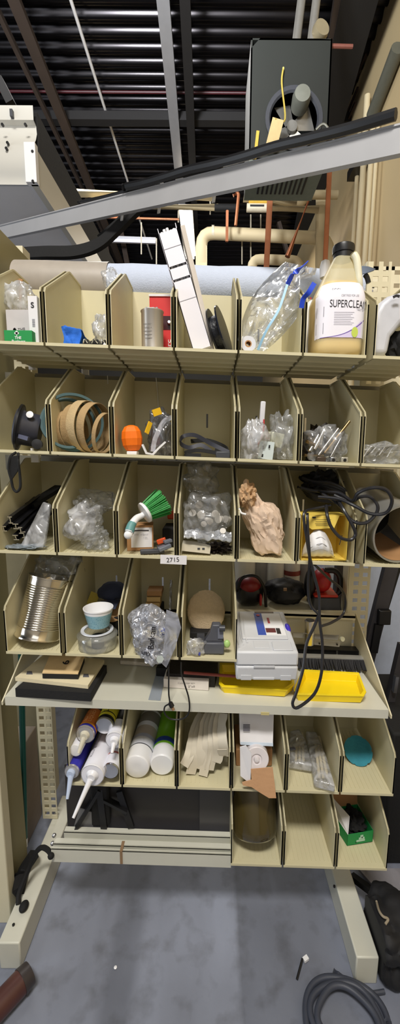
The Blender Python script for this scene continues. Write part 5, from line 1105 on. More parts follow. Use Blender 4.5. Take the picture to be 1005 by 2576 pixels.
# pad and tool
zf = z4(520); c = q(518, 1540, 1.24)
t = thing('wool_pad', (c.x, 1.24, zf), 'round beige woolly polishing pad standing at the back of its bin', 'pad')
m = MB().ball((0, 0, 0), 1, 5, lambda p: p * (1 + .03 * noise.noise(p * 9) + .02 * noise.noise(p * 25))); m.v = [V((c.x, 1.22, zf + .070)) + Matrix.Rotation(-.25, 3, 'X') @ V((p.x * .060, p.y * .016, p.z * .068)) for p in m.v]; m.build('wool', M('beige_wool', (220, 196, 160), .95, 0, .12, 120, bump=.8, bscale=400), t)
m = MB().box(c.x - .05, c.x + .02, 1.17, 1.21, zf, zf + .022); tag(m.build('metal_plate', BLACKM, bevel=.003), 'dark plate at the foot of the woolly pad', 'plate')
TG = M('tool_grey', (86, 88, 96), .45)
X0, X1 = q(512, 1600, 1.085).x, q(563, 1600, 1.085).x
t = thing('grey_tool_holder', ((X0 + X1) / 2, 1.09, zf), 'dark grey plastic tool with a raised angled arm on a square base', 'tool')
MB().box(X0, X1, 1.075, 1.12, zf, zf + .034).build('base', TG, t, bevel=.003)
MB().extr([(X0 + .002, 1.085, zf + .034), (X0 + .018, 1.085, zf + .034 + .028), (X0 + .024, 1.085, zf + .085), (X1 - .012, 1.085, zf + .085), (X1 - .004, 1.085, zf + .070), (X1 - .003, 1.085, zf + .034)], (0, .026, 0)).build('arm', TG, t, bevel=.003)
MB().cyl((X1 - .014, 1.08, zf + .078), (X1 + .002, 1.08, zf + .078), .009, n=18).build('pivot', M('tool_dark', (62, 64, 70), .4), t)
MB().box(X1 - .018, X1 - .002, 1.082, 1.086, zf + .045, zf + .075).build('face_panel', M('tool_sheen', (116, 120, 134), .3), t)
MB().box(X0 - .02, X0 + .002, 1.09, 1.11, zf + .03, zf + .048).build('side_lug', DARK, t)
a = q(570, 1592, 1.10); tag(MB().ball((a.x, 1.085, zf + .028), (.010, .008, .012), 3).build('green_bead', M('lime_gel', (178, 214, 130), .3)), 'lime green bead right of the grey tool', 'bead')
a = q(492, 1622, 1.07); bag('plastic_bag', (a.x, 1.08, zf + .022), (.052, .04, .046), 121, FILM2, 'small clear bag left of the grey tool at the lip', zmin=zf, f=2)
a = q(497, 1645, 1.06); tag(MB().obox((a.x + .004, 1.063, zf + .008), (.006, .004, .008)).build('blue_plug', M('blue_plug', (70, 80, 170), .5)), 'tiny blue plug in the small clear bag', 'plug')
# ------------------------------------------------------------ middle gap: tools behind the shelf
def zsh(x): return ZS - SH * x + .001
t = thing('rear_ledge', (.2, 1.5, .955), 'cream ledge behind the tray shelf carrying the red and black tools', 'ledge')
MB().box(.07, ru - .05, 1.372, 1.72, .962, .968).build('plate', CREAMS, t); MB().box(.07, ru - .05, 1.372, 1.376, .962, .985).build('lip', CREAMS, t)
zl = .969
c = q(625, 1505, 1.47)
t = thing('red_black_tool', (c.x, 1.47, zl), 'red and black rounded power tool at the left of the gap above the tray shelf', 'power tool')
MB().ball((c.x, 1.47, zl + .055), (.055, .06, .056), 4, lambda p: V((math.copysign(abs(p.x) ** .7, p.x), p.y, math.copysign(abs(p.z) ** .8, p.z)))).build('body', BLACK, t)
MB().ball((c.x, 1.452, zl + .088), (.045, .05, .034), 3).build('red_cover', M('deep_red', (130, 26, 28), .4), t)
MB().box(c.x + .034, c.x + .042, 1.40, 1.425, zl + .02, zl + .06).build('red_trim', RED, t, bevel=.003)
MB().tube([(c.x - .05, 1.42, zl + .07), (c.x - .03, 1.41, zl + .125), (c.x + .02, 1.41, zl + .13), (c.x + .052, 1.42, zl + .08), (c.x + .06, 1.42, zl + .01)], .006, 8).build('cable', BLACK, t)
c = q(715, 1515, 1.48); m = MB().ball((c.x, 1.49, zl + .045), (.075, .06, .05), 4, lambda p: p * crum(p, 131, 1.5, .25)); 
t = thing('black_tool_bag', (c.x, 1.49, zl), 'soft black tool bag between the two red tools', 'bag'); m.build('bag_body', M('black_nylon', (30, 30, 34), .6), t); MB().obox((c.x - .01, 1.428, zl + .075), (.012, .006, .010)).build('tan_button', M('tan_knob', (150, 116, 84), .5), t)
c = q(812, 1500, 1.46)
t = thing('palm_sander', (c.x, 1.46, zl), 'red and black palm sander standing on its flat base, right of the gap', 'sander')
MB().add([(c.x - .055, 1.40, zl + .0), (c.x + .055, 1.40, zl), (c.x + .05, 1.52, zl), (c.x - .05, 1.52, zl), (c.x - .048, 1.41, zl + .05), (c.x + .048, 1.41, zl + .05), (c.x + .045, 1.50, zl + .05), (c.x - .045, 1.50, zl + .05)], [(3, 2, 1, 0), (4, 5, 6, 7), (0, 1, 5, 4), (1, 2, 6, 5), (2, 3, 7, 6), (3, 0, 4, 7)]).build('base', DARK, t, bevel=.004)
MB().box(c.x - .048, c.x + .04, 1.405, 1.50, zl + .052, zl + .062).build('red_skirt', M('bright_red', (196, 52, 34), .4), t, bevel=.003)
MB().ball((c.x - .012, 1.45, zl + .105), (.036, .045, .045), 3).build('motor_body', RED, t)
MB().tube([(c.x - .01, 1.44, zl + .145), (c.x + .03, 1.44, zl + .145), (c.x + .052, 1.44, zl + .12), (c.x + .055, 1.44, zl + .07), (c.x + .04, 1.44, zl + .05)], .011, 10).build('handle', BLACK, t)
MB().ball((c.x - .055, 1.45, zl + .09), (.022, .03, .06), 3).build('dust_box', BLACK, t)
for i, (px, w, mt, lb_) in enumerate(((614, .05, WHITE, 'white bottle lying far left behind the red and black tools'), (655, .03, M('hazy_grey', (168, 170, 178), .4), 'hazy grey jar behind the red tool'), (692, .04, M('royal_blue', (40, 70, 170), .4), 'blue-topped can in the middle behind the black tool bag'), (735, .036, WHITE, 'pale can with a reddish band behind the tool bag'), (770, .03, M('hazy_grey', (168, 170, 178), .4), 'grey jar partly behind the sander'))):
    a = q(px, 1450, 1.62); t = thing('storage_can', (a.x, 1.62, zl), lb_, 'can', 'cans standing behind the tools')
    MB().lathe([(w * .9, 0), (w, .005), (w, .13), (w * .8, .15)], (a.x, 1.64, zl), n=24).build('body', mt if i != 2 else WHITE, t)
    MB().lathe([(w * .8, .151), (w * .82, .175), (w * .6, .18)], (a.x, 1.64, zl), n=24).build('lid', M('royal_blue', (40, 70, 170), .4) if i in (2,) else mt, t)
    if i == 3: MB().lathe([(w + .001, .07), (w + .001, .09)], (a.x, 1.64, zl), n=24, cap=False).build('band', M('dull_red', (150, 70, 64), .5), t)
# ------------------------------------------------------------ tray shelf contents
def onsh(px, py, dz=0):     # point on the shelf plate (+dz) under a pixel
    z = ZS
    for _ in range(6): p = g(px, py, z + dz); z = ZS - SH * p.x + .001
    return p
FOAM = M('black_foam', (24, 24, 25), .85, bump=.3)
BOARD = M('cream_board', (226, 214, 180), .6)
def slabquad(name, pts, z0, z1, mat, parent=None, bevel=0):
    m = MB(); vs = [V((p.x, p.y, p.z + z0)) for p in pts]; m.extr(vs, (0, 0, z1 - z0)); return m.build(name, mat, parent, bevel=bevel)
def shp(pts, dz): return [(lambda p: V((p.x, p.y, ZS - SH * p.x + .001)))(onsh(x, y, dz)) for x, y in pts]
t = thing('foam_board', onsh(130, 1740), 'black foam slab under a cream board, largest piece at the left of the tray', 'board')
P = shp([(38, 1730), (228, 1742), (268, 1672), (130, 1655)], .028); slabquad('foam', P, 0, .026, FOAM, t)
P = shp([(38, 1704), (221, 1724), (262, 1660), (118, 1640)], .038); slabquad('board_face', P, .027, .038, BOARD, t)
for (x, y) in ((74, 1692), (216, 1699)):
    Pq = shp([(x - 6, y - 4), (x + 6, y - 4), (x + 8, y + 4), (x - 8, y + 4)], .039); slabquad('ink_stamp', Pq, .0382, .0386, M('stamp_grey', (96, 96, 104), .6), t)
t = thing('sample_block', onsh(160, 1690), 'small cream-topped black foam block with a 9 on it, on the bigger board', 'board')
P = shp([(106, 1690), (196, 1692), (212, 1650), (128, 1640)], .060); slabquad('foam', P, .0395, .054, FOAM, t); slabquad('top_face', P, .0545, .058, M('cream_board_warm', (230, 200, 150), .6), t)
pr = onsh(165, 1666, .060); text('9', (pr.x, pr.y, zsh(pr.x) + .0595), .024, INK, t, h=.020, R=Matrix.Rotation(math.radians(-80), 3, 'Z'), off=.02)
P = shp([(300, 1664), (385, 1670), (396, 1660), (360, 1650), (310, 1652)], .012); tag(slabquad('folded_paper', P, .0, .014, M('crumpled_paper', (206, 200, 190), .8, bump=.4), None, bevel=.004), 'folded whitish paper pad under the shiny bag on the tray', 'paper')
P = shp([(373, 1759), (403, 1761), (418, 1680), (396, 1680)], .002); tag(slabquad('steel_strip', P, 0, .002, M('blue_grey_steel', (160, 168, 178), .4, .2)), 'flat grey steel strip lying front to back on the tray', 'strip')
P = shp([(392, 1680), (420, 1682), (424, 1660), (402, 1660)], .03); tag(slabquad('black_case', P, 0, .03, BLACKM), 'small black block behind the steel strip', 'block')
t = thing('screw_carton', onsh(465, 1735), 'worn white carton of connector screws lying on the tray beside the steel strip', 'box')
P = shp([(411, 1729), (524, 1738), (526, 1706), (420, 1698)], .0); slabquad('carton', [V((p.x, p.y, p.z)) for p in P], 0, .028, M('worn_white_card', (222, 214, 206), .8), t, bevel=.001)
pr = P[0] + (P[1] - P[0]) * .55; text('Connector screws', pr + V((0, -.0015, .021)), .062, M('faded_ink', (112, 108, 104), .6), t, h=.005); text('2"x8"', pr + V((.012, -.0015, .010)), .024, M('faded_ink', (112, 108, 104), .6), t, h=.007)
P = shp([(418, 1700), (540, 1706), (548, 1672), (430, 1664)], .03); tag(slabquad('oily_chain', P, 0, .038, M('oily_black', (34, 30, 28), .45, .3, .5, 80, bump=.6)), 'dark oily heap behind the white screw carton', 'hardware')
tag(MB().cyl(onsh(462, 1692, .05) + V((0, 0, .0)), onsh(600, 1702, .05), .0045, n=10).build('red_rod', M('rusty_red_rod', (134, 56, 46), .5)), 'brownish red rod lying over the dark heap toward the white case', 'rod')
# black cord with toggle over the lip
t = thing('drawstring', q(430, 1780, 1.03), 'thin black drawstring with a toggle looping over the tray lip', 'cord')
MB().tube([q(x, y, Y) for x, y, Y in ((425, 1650, 1.06), (424, 1700, 1.045), (424, 1745, 1.035), (426, 1768, 1.03), (414, 1778, 1.028), (414, 1795, 1.028), (428, 1808, 1.028), (450, 1810, 1.028), (468, 1803, 1.028), (476, 1785, 1.028), (474, 1755, 1.03), (465, 1725, 1.035), (456, 1695, 1.045), (455, 1665, 1.06))], .0022, 8, k=5).build('string', BLACK, t)
MB().lathe([(.004, -.008), (.007, -.006), (.007, .006), (.004, .008)], q(430, 1773, 1.026), (.5, -.2, -.8), 14).build('toggle', BLACK, t)
MB().cyl(q(432, 1778, 1.024), q(436, 1786, 1.024), .004, n=10).build('toggle_tip', M('tan_knob', (150, 116, 84), .5), t)
# yellow trays
YT = M('yellow_plastic', (246, 216, 20), .4, 0, .03)
def ytray(pts, h, label):
    """pts = rim outline pixels at rim height, clockwise from front-left; dished tray"""
    rim = [g(x, y, ZS - .0 + h) for x, y in pts]; n = len(rim); c = sum(rim, V()) / n
    zb = zsh(c.x); m = MB(); L_ = []
    def loop(k, dz): return [V((c.x + (p.x - c.x) * k[0], c.y + (p.y - c.y) * k[1], zb + dz)) for p in rim]
    L_ = [loop((.93, .88), 0.0), loop((.985, .97), h - .004), loop((1.0, 1.0), h - .004), loop((1.0, 1.0), h), loop((.93, .84), h), loop((.88, .76), .004)]
    for l in L_: m.v += l
    for a in range(len(L_) - 1):
        for i in range(n): m.f.append((a * n + i, a * n + (i + 1) % n, (a + 1) * n + (i + 1) % n, (a + 1) * n + i))
    m.f.append(tuple(range(n))[::-1]); m.f.append(tuple(range(5 * n, 6 * n)))
    return tag(m.build('yellow_tray', YT, bevel=.0015), label, 'tray', 'yellow plastic trays')
ytray([(550, 1716), (558, 1724), (722, 1733), (740, 1718), (735, 1668), (552, 1664)], .026, 'yellow plastic tray partly under the white case')
ytray([(745, 1738), (915, 1742), (921, 1732), (902, 1684), (760, 1676), (738, 1724)], .026, 'empty yellow plastic tray at the right of the tray shelf')
# white case, propped on the left tray
t = thing('tool_case', q(670, 1700, 1.05), 'light grey plastic tool case with a blue label and handle side to the front', 'case')
WC = M('case_grey', (206, 208, 212), .42, 0, .03)
Yc_ = 1.052; fz0 = q(670, 1712, Yc_).z; fz1 = q(670, 1640, Yc_).z
Xl, Xr = q(593, 1680, Yc_).x, q(749, 1680, Yc_).x
# tilted box: the front edge low, the back resting higher
dep = .25; Rt = Matrix.Rotation(math.radians(5), 3, 'X'); O = V((Xl, Yc_, fz0)); hgt = (fz1 - fz0)
def cpt(u, v, w): return O + Rt @ V((u * (Xr - Xl), v * dep, w * hgt))
def cbox(m, u0, u1, v0, v1, w0, w1, ch=0, tu=0):
    a = [(u0, v0, w0), (u1, v0, w0), (u1 - tu, v1, w0), (u0 + tu, v1, w0), (u0, v0 + ch, w1), (u1, v0 + ch, w1), (u1 - tu, v1, w1), (u0 + tu, v1, w1)]
    return m.add([cpt(*p) for p in a], [(3, 2, 1, 0), (4, 5, 6, 7), (0, 1, 5, 4), (1, 2, 6, 5), (2, 3, 7, 6), (3, 0, 4, 7)])
cbox(MB(), 0, 1, 0, 1, 0, .52).build('lower_shell', WC, t, bevel=.006); cbox(MB(), 0, 1, 0, 1, .53, 1.0, .03).build('upper_shell', WC, t, bevel=.006)
cbox(MB(), .28, .62, -.012, .0, .48, .56).build('latch', WC, t, bevel=.001); cbox(MB(), .28, .62, -.010, .0, .04, .12).build('lower_ridge', WC, t, bevel=.001)
for u in (.08, .72): cbox(MB(), u, u + .17, -.006, .0, .02, .20).build('foot_relief', WC, t, bevel=.002)
cbox(MB(), .12, .9, .28, .95, 1.0, 1.06).build('lid_panel', WC, t, bevel=.004); cbox(MB(), .60, .92, .05, .22, 1.0, 1.04).build('thumb_pad', WC, t, bevel=.003); cbox(MB(), .30, .55, .10, .24, 1.0, 1.02).build('lid_step', WC, t, bevel=.002)
for k in range(3): MB().tube([cpt(.06 + .07 * k, .10 + .05 * k, 1.01), cpt(.03 + .07 * k, .45, 1.01 + (.06 if k > 1 else 0)), cpt(.10 + .06 * k, .9, 1.02)], .0022, 6).build('lid_rib', WC, t)
lbp = cbox(MB(), .40, .88, .34, .88, 1.062, 1.075).build('label', WHITE, t, smooth=False)
cbox(MB(), .40, .54, .34, .88, 1.075, 1.082).build('blue_field', M('label_blue', (36, 70, 168), .4), lbp, smooth=False)
cbox(MB(), .55, .72, .40, .50, 1.075, 1.082).build('picture_block', M('label_maroon', (96, 34, 34), .5), lbp, smooth=False); cbox(MB(), .73, .80, .37, .50, 1.075, 1.082).build('picture_tool', BLACK, lbp, smooth=False)
cbox(MB(), .62, .66, .62, .76, 1.075, 1.082).build('red_mark', RED, lbp, smooth=False)
cc_ = cpt(.47, .82, 1.09); MB().cyl(cc_, cc_ + Rt @ V((0, 0, .001)), .006, n=16).build('red_emblem', RED, lbp)
cbox(MB(), .42, .78, .90, .93, 1.06, 1.075).build('brown_band', M('muted_brown', (128, 112, 100), .6), t, smooth=False)
a = q(725, 1592, 1.17); tag(MB().ball((a.x, 1.19, a.z), (.010, .03, .018), 3).build('purple_knob', M('violet_blue', (66, 52, 190), .35)), 'violet-blue knob sticking out just right of the case', 'knob')
P = shp([(600, 1704), (730, 1712), (728, 1690), (604, 1684)], .006); tag(slabquad('oily_tray_bits', [V((p.x, p.y + .02, p.z)) for p in P], .006, .012, M('oily_black', (34, 30, 28), .45, .3, .5, 80, bump=.6)), 'dark loose bits inside the left yellow tray under the case', 'hardware')
# chrome socket
a = q(776, 1620, 1.285); t = thing('chrome_socket', a, 'deep chrome socket standing upright on the tray shelf behind the brush strips', 'socket')
hs_ = q(776, 1560, a.y).z - a.z
MB().lathe([(.0165, 0), (.018, .002), (.018, hs_ * .48), (.0165, hs_ * .50), (.018, hs_ * .52), (.018, hs_ - .002), (.0165, hs_), (.014, hs_), (.013, hs_ - .03), (.001, hs_ - .03)], a, n=36).build('socket_body', M('socket_chrome', (236, 234, 230), .26, 1, .03), t, ang=30)
# brush strips
for i, (l, r_, y0, y1, lab_) in enumerate(((745, 925, 1700, 1655, 'black strip brush with a pale steel back, nearest the yellow trays'),)):
    t = thing('strip_brush', onsh(835, 1672), lab_, 'brush')
    A = onsh(745, 1652, .03); B = onsh(925, 1658, .03); MB().bar(A, B, .022, .014).build('steel_back', M('pale_aluminium', (196, 196, 194), .4, .6), t)
    m = MB(); random.seed(7); BR = M('black_bristle', (26, 26, 30), .5)
    for k in range(46):
        u = k / 45; o = A + (B - A) * u + V((0, -.012, 0)); e = o + V((.004 * random.uniform(-1, 1), -.030 - .004 * (k % 2), -.018)); m.cyl(o, e, .0042, .0028, n=6)
    tag(m.build('bristles', BR, t), None, None, kind='stuff')
t = thing('slotted_channel', onsh(820, 1640), 'black channel with silver tabs behind the strip brush', 'channel')
A = onsh(738, 1634, .03); B = onsh(906, 1640, .03); MB().bar(A, B, .034, .024).build('channel', BLACK, t)
for u in (.40, .62, .97): c = A + (B - A) * u; MB().box(c.x - .003, c.x + .003, c.y - .022, c.y - .016, c.z - .006, c.z + .010).build('tab', STEEL, t)
t = thing('drilled_plate', onsh(800, 1600), 'pale zinc angle strip with drilled holes leaning on the tray back', 'plate')
A = q(735, 1597, 1.30); B = q(850, 1604, 1.30); MB().bar(A, B, .003, .020, upv=(0, -.3, 1)).build('strip', M('zinc_strip', (186, 182, 172), .35, .6), t)
MB().bar(A + V((.05, -.02, -.014)), B + V((.0, -.02, -.014)), .003, .022, upv=(0, -.3, 1)).build('second_strip', M('zinc_strip', (186, 182, 172), .35, .6), t)
for u in (.55, .93): c = A + (B - A) * u + V((0, -.023, -.014)); MB().cyl(c, c + V((0, -.003, 0)), .003, n=10).build('hole', BLACK, t)
a = q(858, 1607, 1.28); tag(MB().lathe([(.003, 0), (.008, 0), (.008, .008), (.003, .008)], a, (.3, -1, .3), 14).build('white_grommet', M('ivory_plastic', (222, 222, 196), .4)), 'small ivory grommet at the end of the drilled strip', 'grommet')

# ------------------------------------------------------------ fifth row
def z5(x): return fl(5, x)
CLT = film('nozzle_plastic', (225, 226, 222), .55, .4, .15, 8)
def tubes(px, py, Y, r, ln, mat, label, nozzle, band=None, tip=M('tip_white', (232, 232, 236), .35), yaw=0, row=5, dz=0, cone=None, txt=None, foil=None, group='sealant tubes'):
    c = q(px, py, Y); ax_ = V((yaw, 1, 0)).normalized()
    t = thing('sealant_tube', c, label, 'tube', group)
    MB().lathe([(r * .3, 0), (r * .96, 0), (r, .004), (r, ln)], c, ax_, 32).build('barrel', mat, t)
    MB().lathe([(r * .99, -.0015), (r * 1.02, .0), (r * 1.02, .005)], c, ax_, 32, cap=False).build('end_ring', tip if not foil else foil, t)
    if foil: MB().lathe([(.001, -.002), (r * .7, -.002), (r * .95, -.001)], c, ax_, 32).build('end_cap', foil, t)
    if nozzle:
        n0 = c - ax_ * .001; n1 = q(*nozzle)
        d = (n1 - n0); MB().tube([n0, n0 + d * .12, n0 + d * .3, n0 + d * .65, n1], .01, 14, sm=False, rad=lambda u: (.011 - .0068 * u) * (1 if r > .02 else .85)).build('nozzle', tip, t)
        MB().lathe([(r * .55, -.001), (.013, -.006), (.011, -.012)], c, ax_, 24).build('nozzle_collar', tip, t)
    if band:
        for (a_, b_, mt) in band: MB().lathe([(r * 1.006, a_), (r * 1.006, b_)], c, ax_, 32, cap=False).build('band', mt, t)
    if txt:
        for (s_, a_, ang_, w_, h_, mt) in txt:
            up_ = V((0, 0, 1)); sd_ = ax_.cross(up_).normalized()
            def fn(p, ang_=ang_, a_=a_):
                th = ang_ + p.y / r; return c + ax_ * (a_ + p.x) + (up_ * math.cos(th) + sd_ * -math.sin(th)) * (r * 1.012)
            text(s_, None, w_, mt, t, h=h_, fn=fn)
    return t
WT = M('tube_white', (232, 232, 240), .35, var=.02)
PB = M('purple_blue', (52, 50, 160), .4)
tubes(232, 1950, 1.038, .034, .22, WT, 'largest white sealant tube with a long white nozzle pointing down left', (184, 2058, .965), yaw=.06, txt=[('Roof & Flashing', .085, .45, .10, .011, GINK), ('Sealant', .10, .85, .06, .011, M('label_navy', (70, 70, 130), .5))])
tubes(180, 1942, 1.05, .022, .20, PB, 'blue sealant tube low at the left with a hazy blue nozzle', (169, 2010, 1.01), yaw=.05, tip=M('hazy_blue_tip', (186, 200, 224), .3), foil=M('clear_end', (200, 198, 196), .15, .6))
tubes(214, 1848, 1.085, .028, .17, M('orange_print', (206, 116, 52), .45), 'orange and blue construction adhesive tube at the top left of the heap', (197, 1895, 1.05), yaw=.06, band=[(.004, .014, PB), (.014, .020, M('amber_band', (230, 150, 40), .4)), (.085, .17, BLACK)], tip=M('amber_tip', (206, 200, 180), .3), foil=M('clear_end', (200, 198, 196), .15, .6), txt=[('LIQUID', .05, -.2, .05, .012, M('orange_light', (244, 190, 130), .5)), ('NAILS', .05, .35, .045, .012, M('orange_light', (244, 190, 130), .5))])
tubes(262, 1826, 1.10, .027, .16, M('yellow_black_print', (206, 196, 46), .45), 'yellow and black adhesive tube with a round silver end, top of the heap', None, yaw=.02, band=[(.002, .018, BLACK), (.03, .034, BLACK)], foil=CHROME, txt=[('LE', .045, .1, .024, .014, BLACK)])
tubes(190, 1888, 1.07, .018, .15, WT, 'thin white tube tucked left between the orange and blue ones', None, yaw=.05, foil=WHITE)
tubes(277, 1940, 1.05, .024, .20, WT, 'white tube with red marks and shiny silver end, lower right of the heap', None, yaw=.02, foil=CHROME, band=[(.045, .052, M('faded_red', (186, 110, 104), .5))])
tubes(288, 1862, 1.075, .027, .15, WT, 'white tube with a short nozzle at the right of the heap', (281, 1895, 1.045), yaw=.0, band=[(.06, .15, BLACK)])
a = q(237, 1797, 1.2)
def can(px, py, Y, r, label, bodym, bands, cap_l=.052, yaw=0, txt=None):
    c = g(px, py, .60); zf = z5(c.x); c = g(px, py, zf + r + .001); ax_ = V((yaw, 1, .0)).normalized()
    t = thing('spray_can', c, label, 'spray can', 'white-capped spray cans')
    MB().lathe([(r * .3, 0), (r * .9, 0), (r * .97, .002), (r, .006), (r, cap_l), (r * .9, cap_l)], c, ax_, 40).build('cap', WHITE, t)
    MB().lathe([(r * .9, cap_l + .001), (r * 1.0, cap_l + .003), (r * 1.0, .22), (r * .8, .225)], c, ax_, 40).build('can_body', bodym, t)
    for a_, b_, mt in bands: MB().lathe([(r * 1.006, a_), (r * 1.006, b_)], c, ax_, 40, cap=False).build('band', mt, t)
    MB().lathe([(r * .9, cap_l - .001), (r * 1.015, cap_l), (r * 1.015, cap_l + .003)], c, ax_, 40, cap=False).build('seam_ring', DARK if 'grey' in label else M('lime_seam', (120, 180, 70), .4), t)
    return t
can(343, 1930, 1.01, .0385, 'white and grey spray can with a big white cap, left of the pair', M('can_white', (214, 216, 226), .35), [(.10, .14, M('can_greige', (178, 168, 160), .4)), (.085, .10, M('can_lilac', (168, 172, 196), .4)), (.16, .21, M('can_dim', (120, 116, 112), .4))], yaw=.05)
can(406, 1925, 1.025, .036, 'green spray can with a blue band and white cap, right of the pair', M('can_green', (112, 178, 24), .4), [(.062, .082, M('can_blue', (34, 70, 160), .4))], yaw=.02)
# folded papers
PP = M('off_white_paper', (214, 206, 188), .8, 0, .05, 20)
PLB = ['first sheet strip at the left wall', 'second paper strip from the left', 'third paper strip from the left', 'middle paper strip of the bundle', 'third paper strip from the right', 'second paper strip from the right', 'last paper strip at the right wall']
lo_ = lim(3, 4)
for i in range(7):
    xt = 508 + 9 * i; xb_ = 462 + 16 * i; yb_ = 1925 + (0, 22, 8, 28, 12, -8, -40)[i]
    pts = [q(xt, 1795, 1.22 - .01 * i), q(xt * .75 + xb_ * .25 - 4, 1825, 1.18 - .008 * i), q(xt * .45 + xb_ * .55, 1865, 1.13 - .006 * i), q(xt * .2 + xb_ * .8 + 4, 1900, 1.10), q(xb_, yb_, 1.09 + .004 * (i % 3))]
    for p in pts: p.z = max(p.z, fl(5, p.x) + .004)
    m = MB().ribbon(pts, .030, .0016, (1, .25 * math.sin(i * 1.9), .5 * math.sin(i * 2.3)), k=7)
    for p in m.v: p.x = min(max(p.x + .003 * noise.noise(p * 40), lo_[0]), lo_[1]); p.z = max(p.z + .004 * noise.noise(p * 30), fl(5, p.x) + .001)
    tag(m.build('folded_paper', PP), PLB[i] + ' in the papers bin', 'paper', 'paper strips in the papers bin')
# tape roll bin
lo = lim(4, 5); X0, X1 = q(604, 1850, 1.10).x, q(688, 1850, 1.10).x
t = thing('white_carton', q(645, 1876, 1.1), 'white flat carton with a small barcode hanging over the tape roll', 'box')
A = [q(603, 1872, 1.085), q(686, 1875, 1.085), q(688, 1795, 1.12), q(602, 1790, 1.12)]; MB().extr(A, (0, .045, .01)).build('carton', PAPER, t, bevel=.001)
m = MB(); 
for k in range(5): m.extr([q(611, 1822 + k * 3.6, 1.099 - k * .0014), q(628, 1822 + k * 3.6, 1.099 - k * .0014), q(628, 1824.2 + k * 3.6, 1.098 - k * .0014), q(611, 1824.2 + k * 3.6, 1.098 - k * .0014)], (0, -.0006, 0))
m.build('barcode', M('barcode_grey', (92, 90, 102), .6), t)
MB().extr([q(604, 1873, 1.084), q(686, 1877, 1.084), q(686, 1869, 1.0855), q(604, 1866, 1.0855)], (0, -.0008, 0)).build('open_edge', M('blue_white_edge', (206, 220, 234), .6), t)
c = q(645, 1910, 1.06); t = thing('white_tape_roll', c, 'round white tape roll with a moulded centre above the torn brown paper', 'tape roll')
axt = V((0, -1, .22)).normalized()
MB().lathe([(.001, -.03), (.036, -.03), (.036, .0), (.034, .002), (.016, .001), (.014, -.004), (.009, -.004), (.007, .004), (.001, .005)], c, axt, 44).build('roll', M('soft_white', (226, 220, 222), .4, var=.02), t)
t = thing('white_leaflet', q(618, 1950, 1.06), 'narrow white leaflet hanging left of the tape roll', 'paper')
m = MB(); m.extr([q(603, 1880, 1.06), q(618, 1876, 1.055), q(632, 1896, 1.05), q(629, 1972, 1.045), q(604, 1952, 1.05)], (0, .003, 0)); m.build('leaflet', PAPER, t)
m = MB(); Pp = [(630, 1935), (685, 1930), (690, 1970), (694, 2008), (676, 2008), (650, 1992), (632, 1980), (610, 1976), (608, 1968), (632, 1962)]
m.extr([q(x, y, 1.048 - .0002 * (y - 1930)) for x, y in Pp], (0, .0015, 0)); tag(m.build('torn_paper', M('tan_kraft', (196, 152, 112), .8, 0, .08, 20, bump=.3)), 'torn sheet of brown kraft paper drooping over the lip', 'paper')
a = q(650, 1900, 1.15); tag(MB().box(lo[0] + .012, lo[1] - .02, 1.14, 1.26, fl(5, a.x), fl(5, a.x) + .06).build('brown_parcel', KRAFT, bevel=.003), 'brown packet in the shade behind the tape roll', 'packet')
# clear packets
lo = lim(5, 6); zf = z5(bc(5))
for i, (pts, lb_) in enumerate((([(722, 1915), (785, 1925), (768, 1860), (752, 1832), (728, 1838)], 'clear packet of pale sticks at the left of the packets bin'), ([(790, 1962), (848, 1990), (820, 1900), (795, 1840), (768, 1838), (776, 1880)], 'long clear packet slanting to the right lip of the packets bin'))):
    top = [g(x, y, zf + .035) for x, y in pts]; m = MB(); 
    for p in top: p.x = min(max(p.x, lo[0]), lo[1] + .003); p.y = max(p.y, 1.035)
    m.extr([p - V((0, 0, .026)) for p in top], (0, 0, .026)); t = thing('clear_packet', top[0], lb_, 'packet', 'clear packets of sticks'); m.build('packet_film', FILM2, t, bevel=.005)
    A, B = top[0] * .5 + top[1] * .5, top[3]
    for k in range(3): MB().bar(A + (B - A) * .15 + V((-.012 + .012 * k, 0, -.012)), B + V((-.008 + .008 * k, -.01, -.012)), .008, .006).build('stick', M('ivory_stick', (220, 206, 170), .6), t)
a = g(735, 1880, zf + .05); tag(MB().obox((a.x, a.y, zf + .045), (.018, .012, .0015), Matrix.Rotation(.3, 3, 'Z')).build('tiny_label', M('stamp_grey', (96, 96, 104), .6)), 'tiny dark label on the left clear packet', 'label')
# teal disc
zf = z5(bc(6)); c = g(900, 1888, zf + .03)
t = thing('abrasive_disc', c, 'teal sanding disc leaning against the wall of the right-hand bin', 'disc')
nrm = V((-.12, -.62, .75)).normalized(); a_, b_ = frame(nrm); vs = []; n = 56
for i in range(n):
    th = 2 * PI * i / n; rr = .045 * (1 + (.0 if i % 9 else -.06)); vs.append(c + (a_ * math.cos(th) + b_ * math.sin(th)) * rr)
MB().extr(vs, nrm * -.004).build('disc', M('teal_abrasive', (48, 132, 150), .85, 0, .25, 40, bump=.5), t)
MB().extr([p * .97 + c * .03 - nrm * .0045 for p in vs], nrm * -.004).build('backing', M('dark_rubber', (50, 44, 40), .7), t)
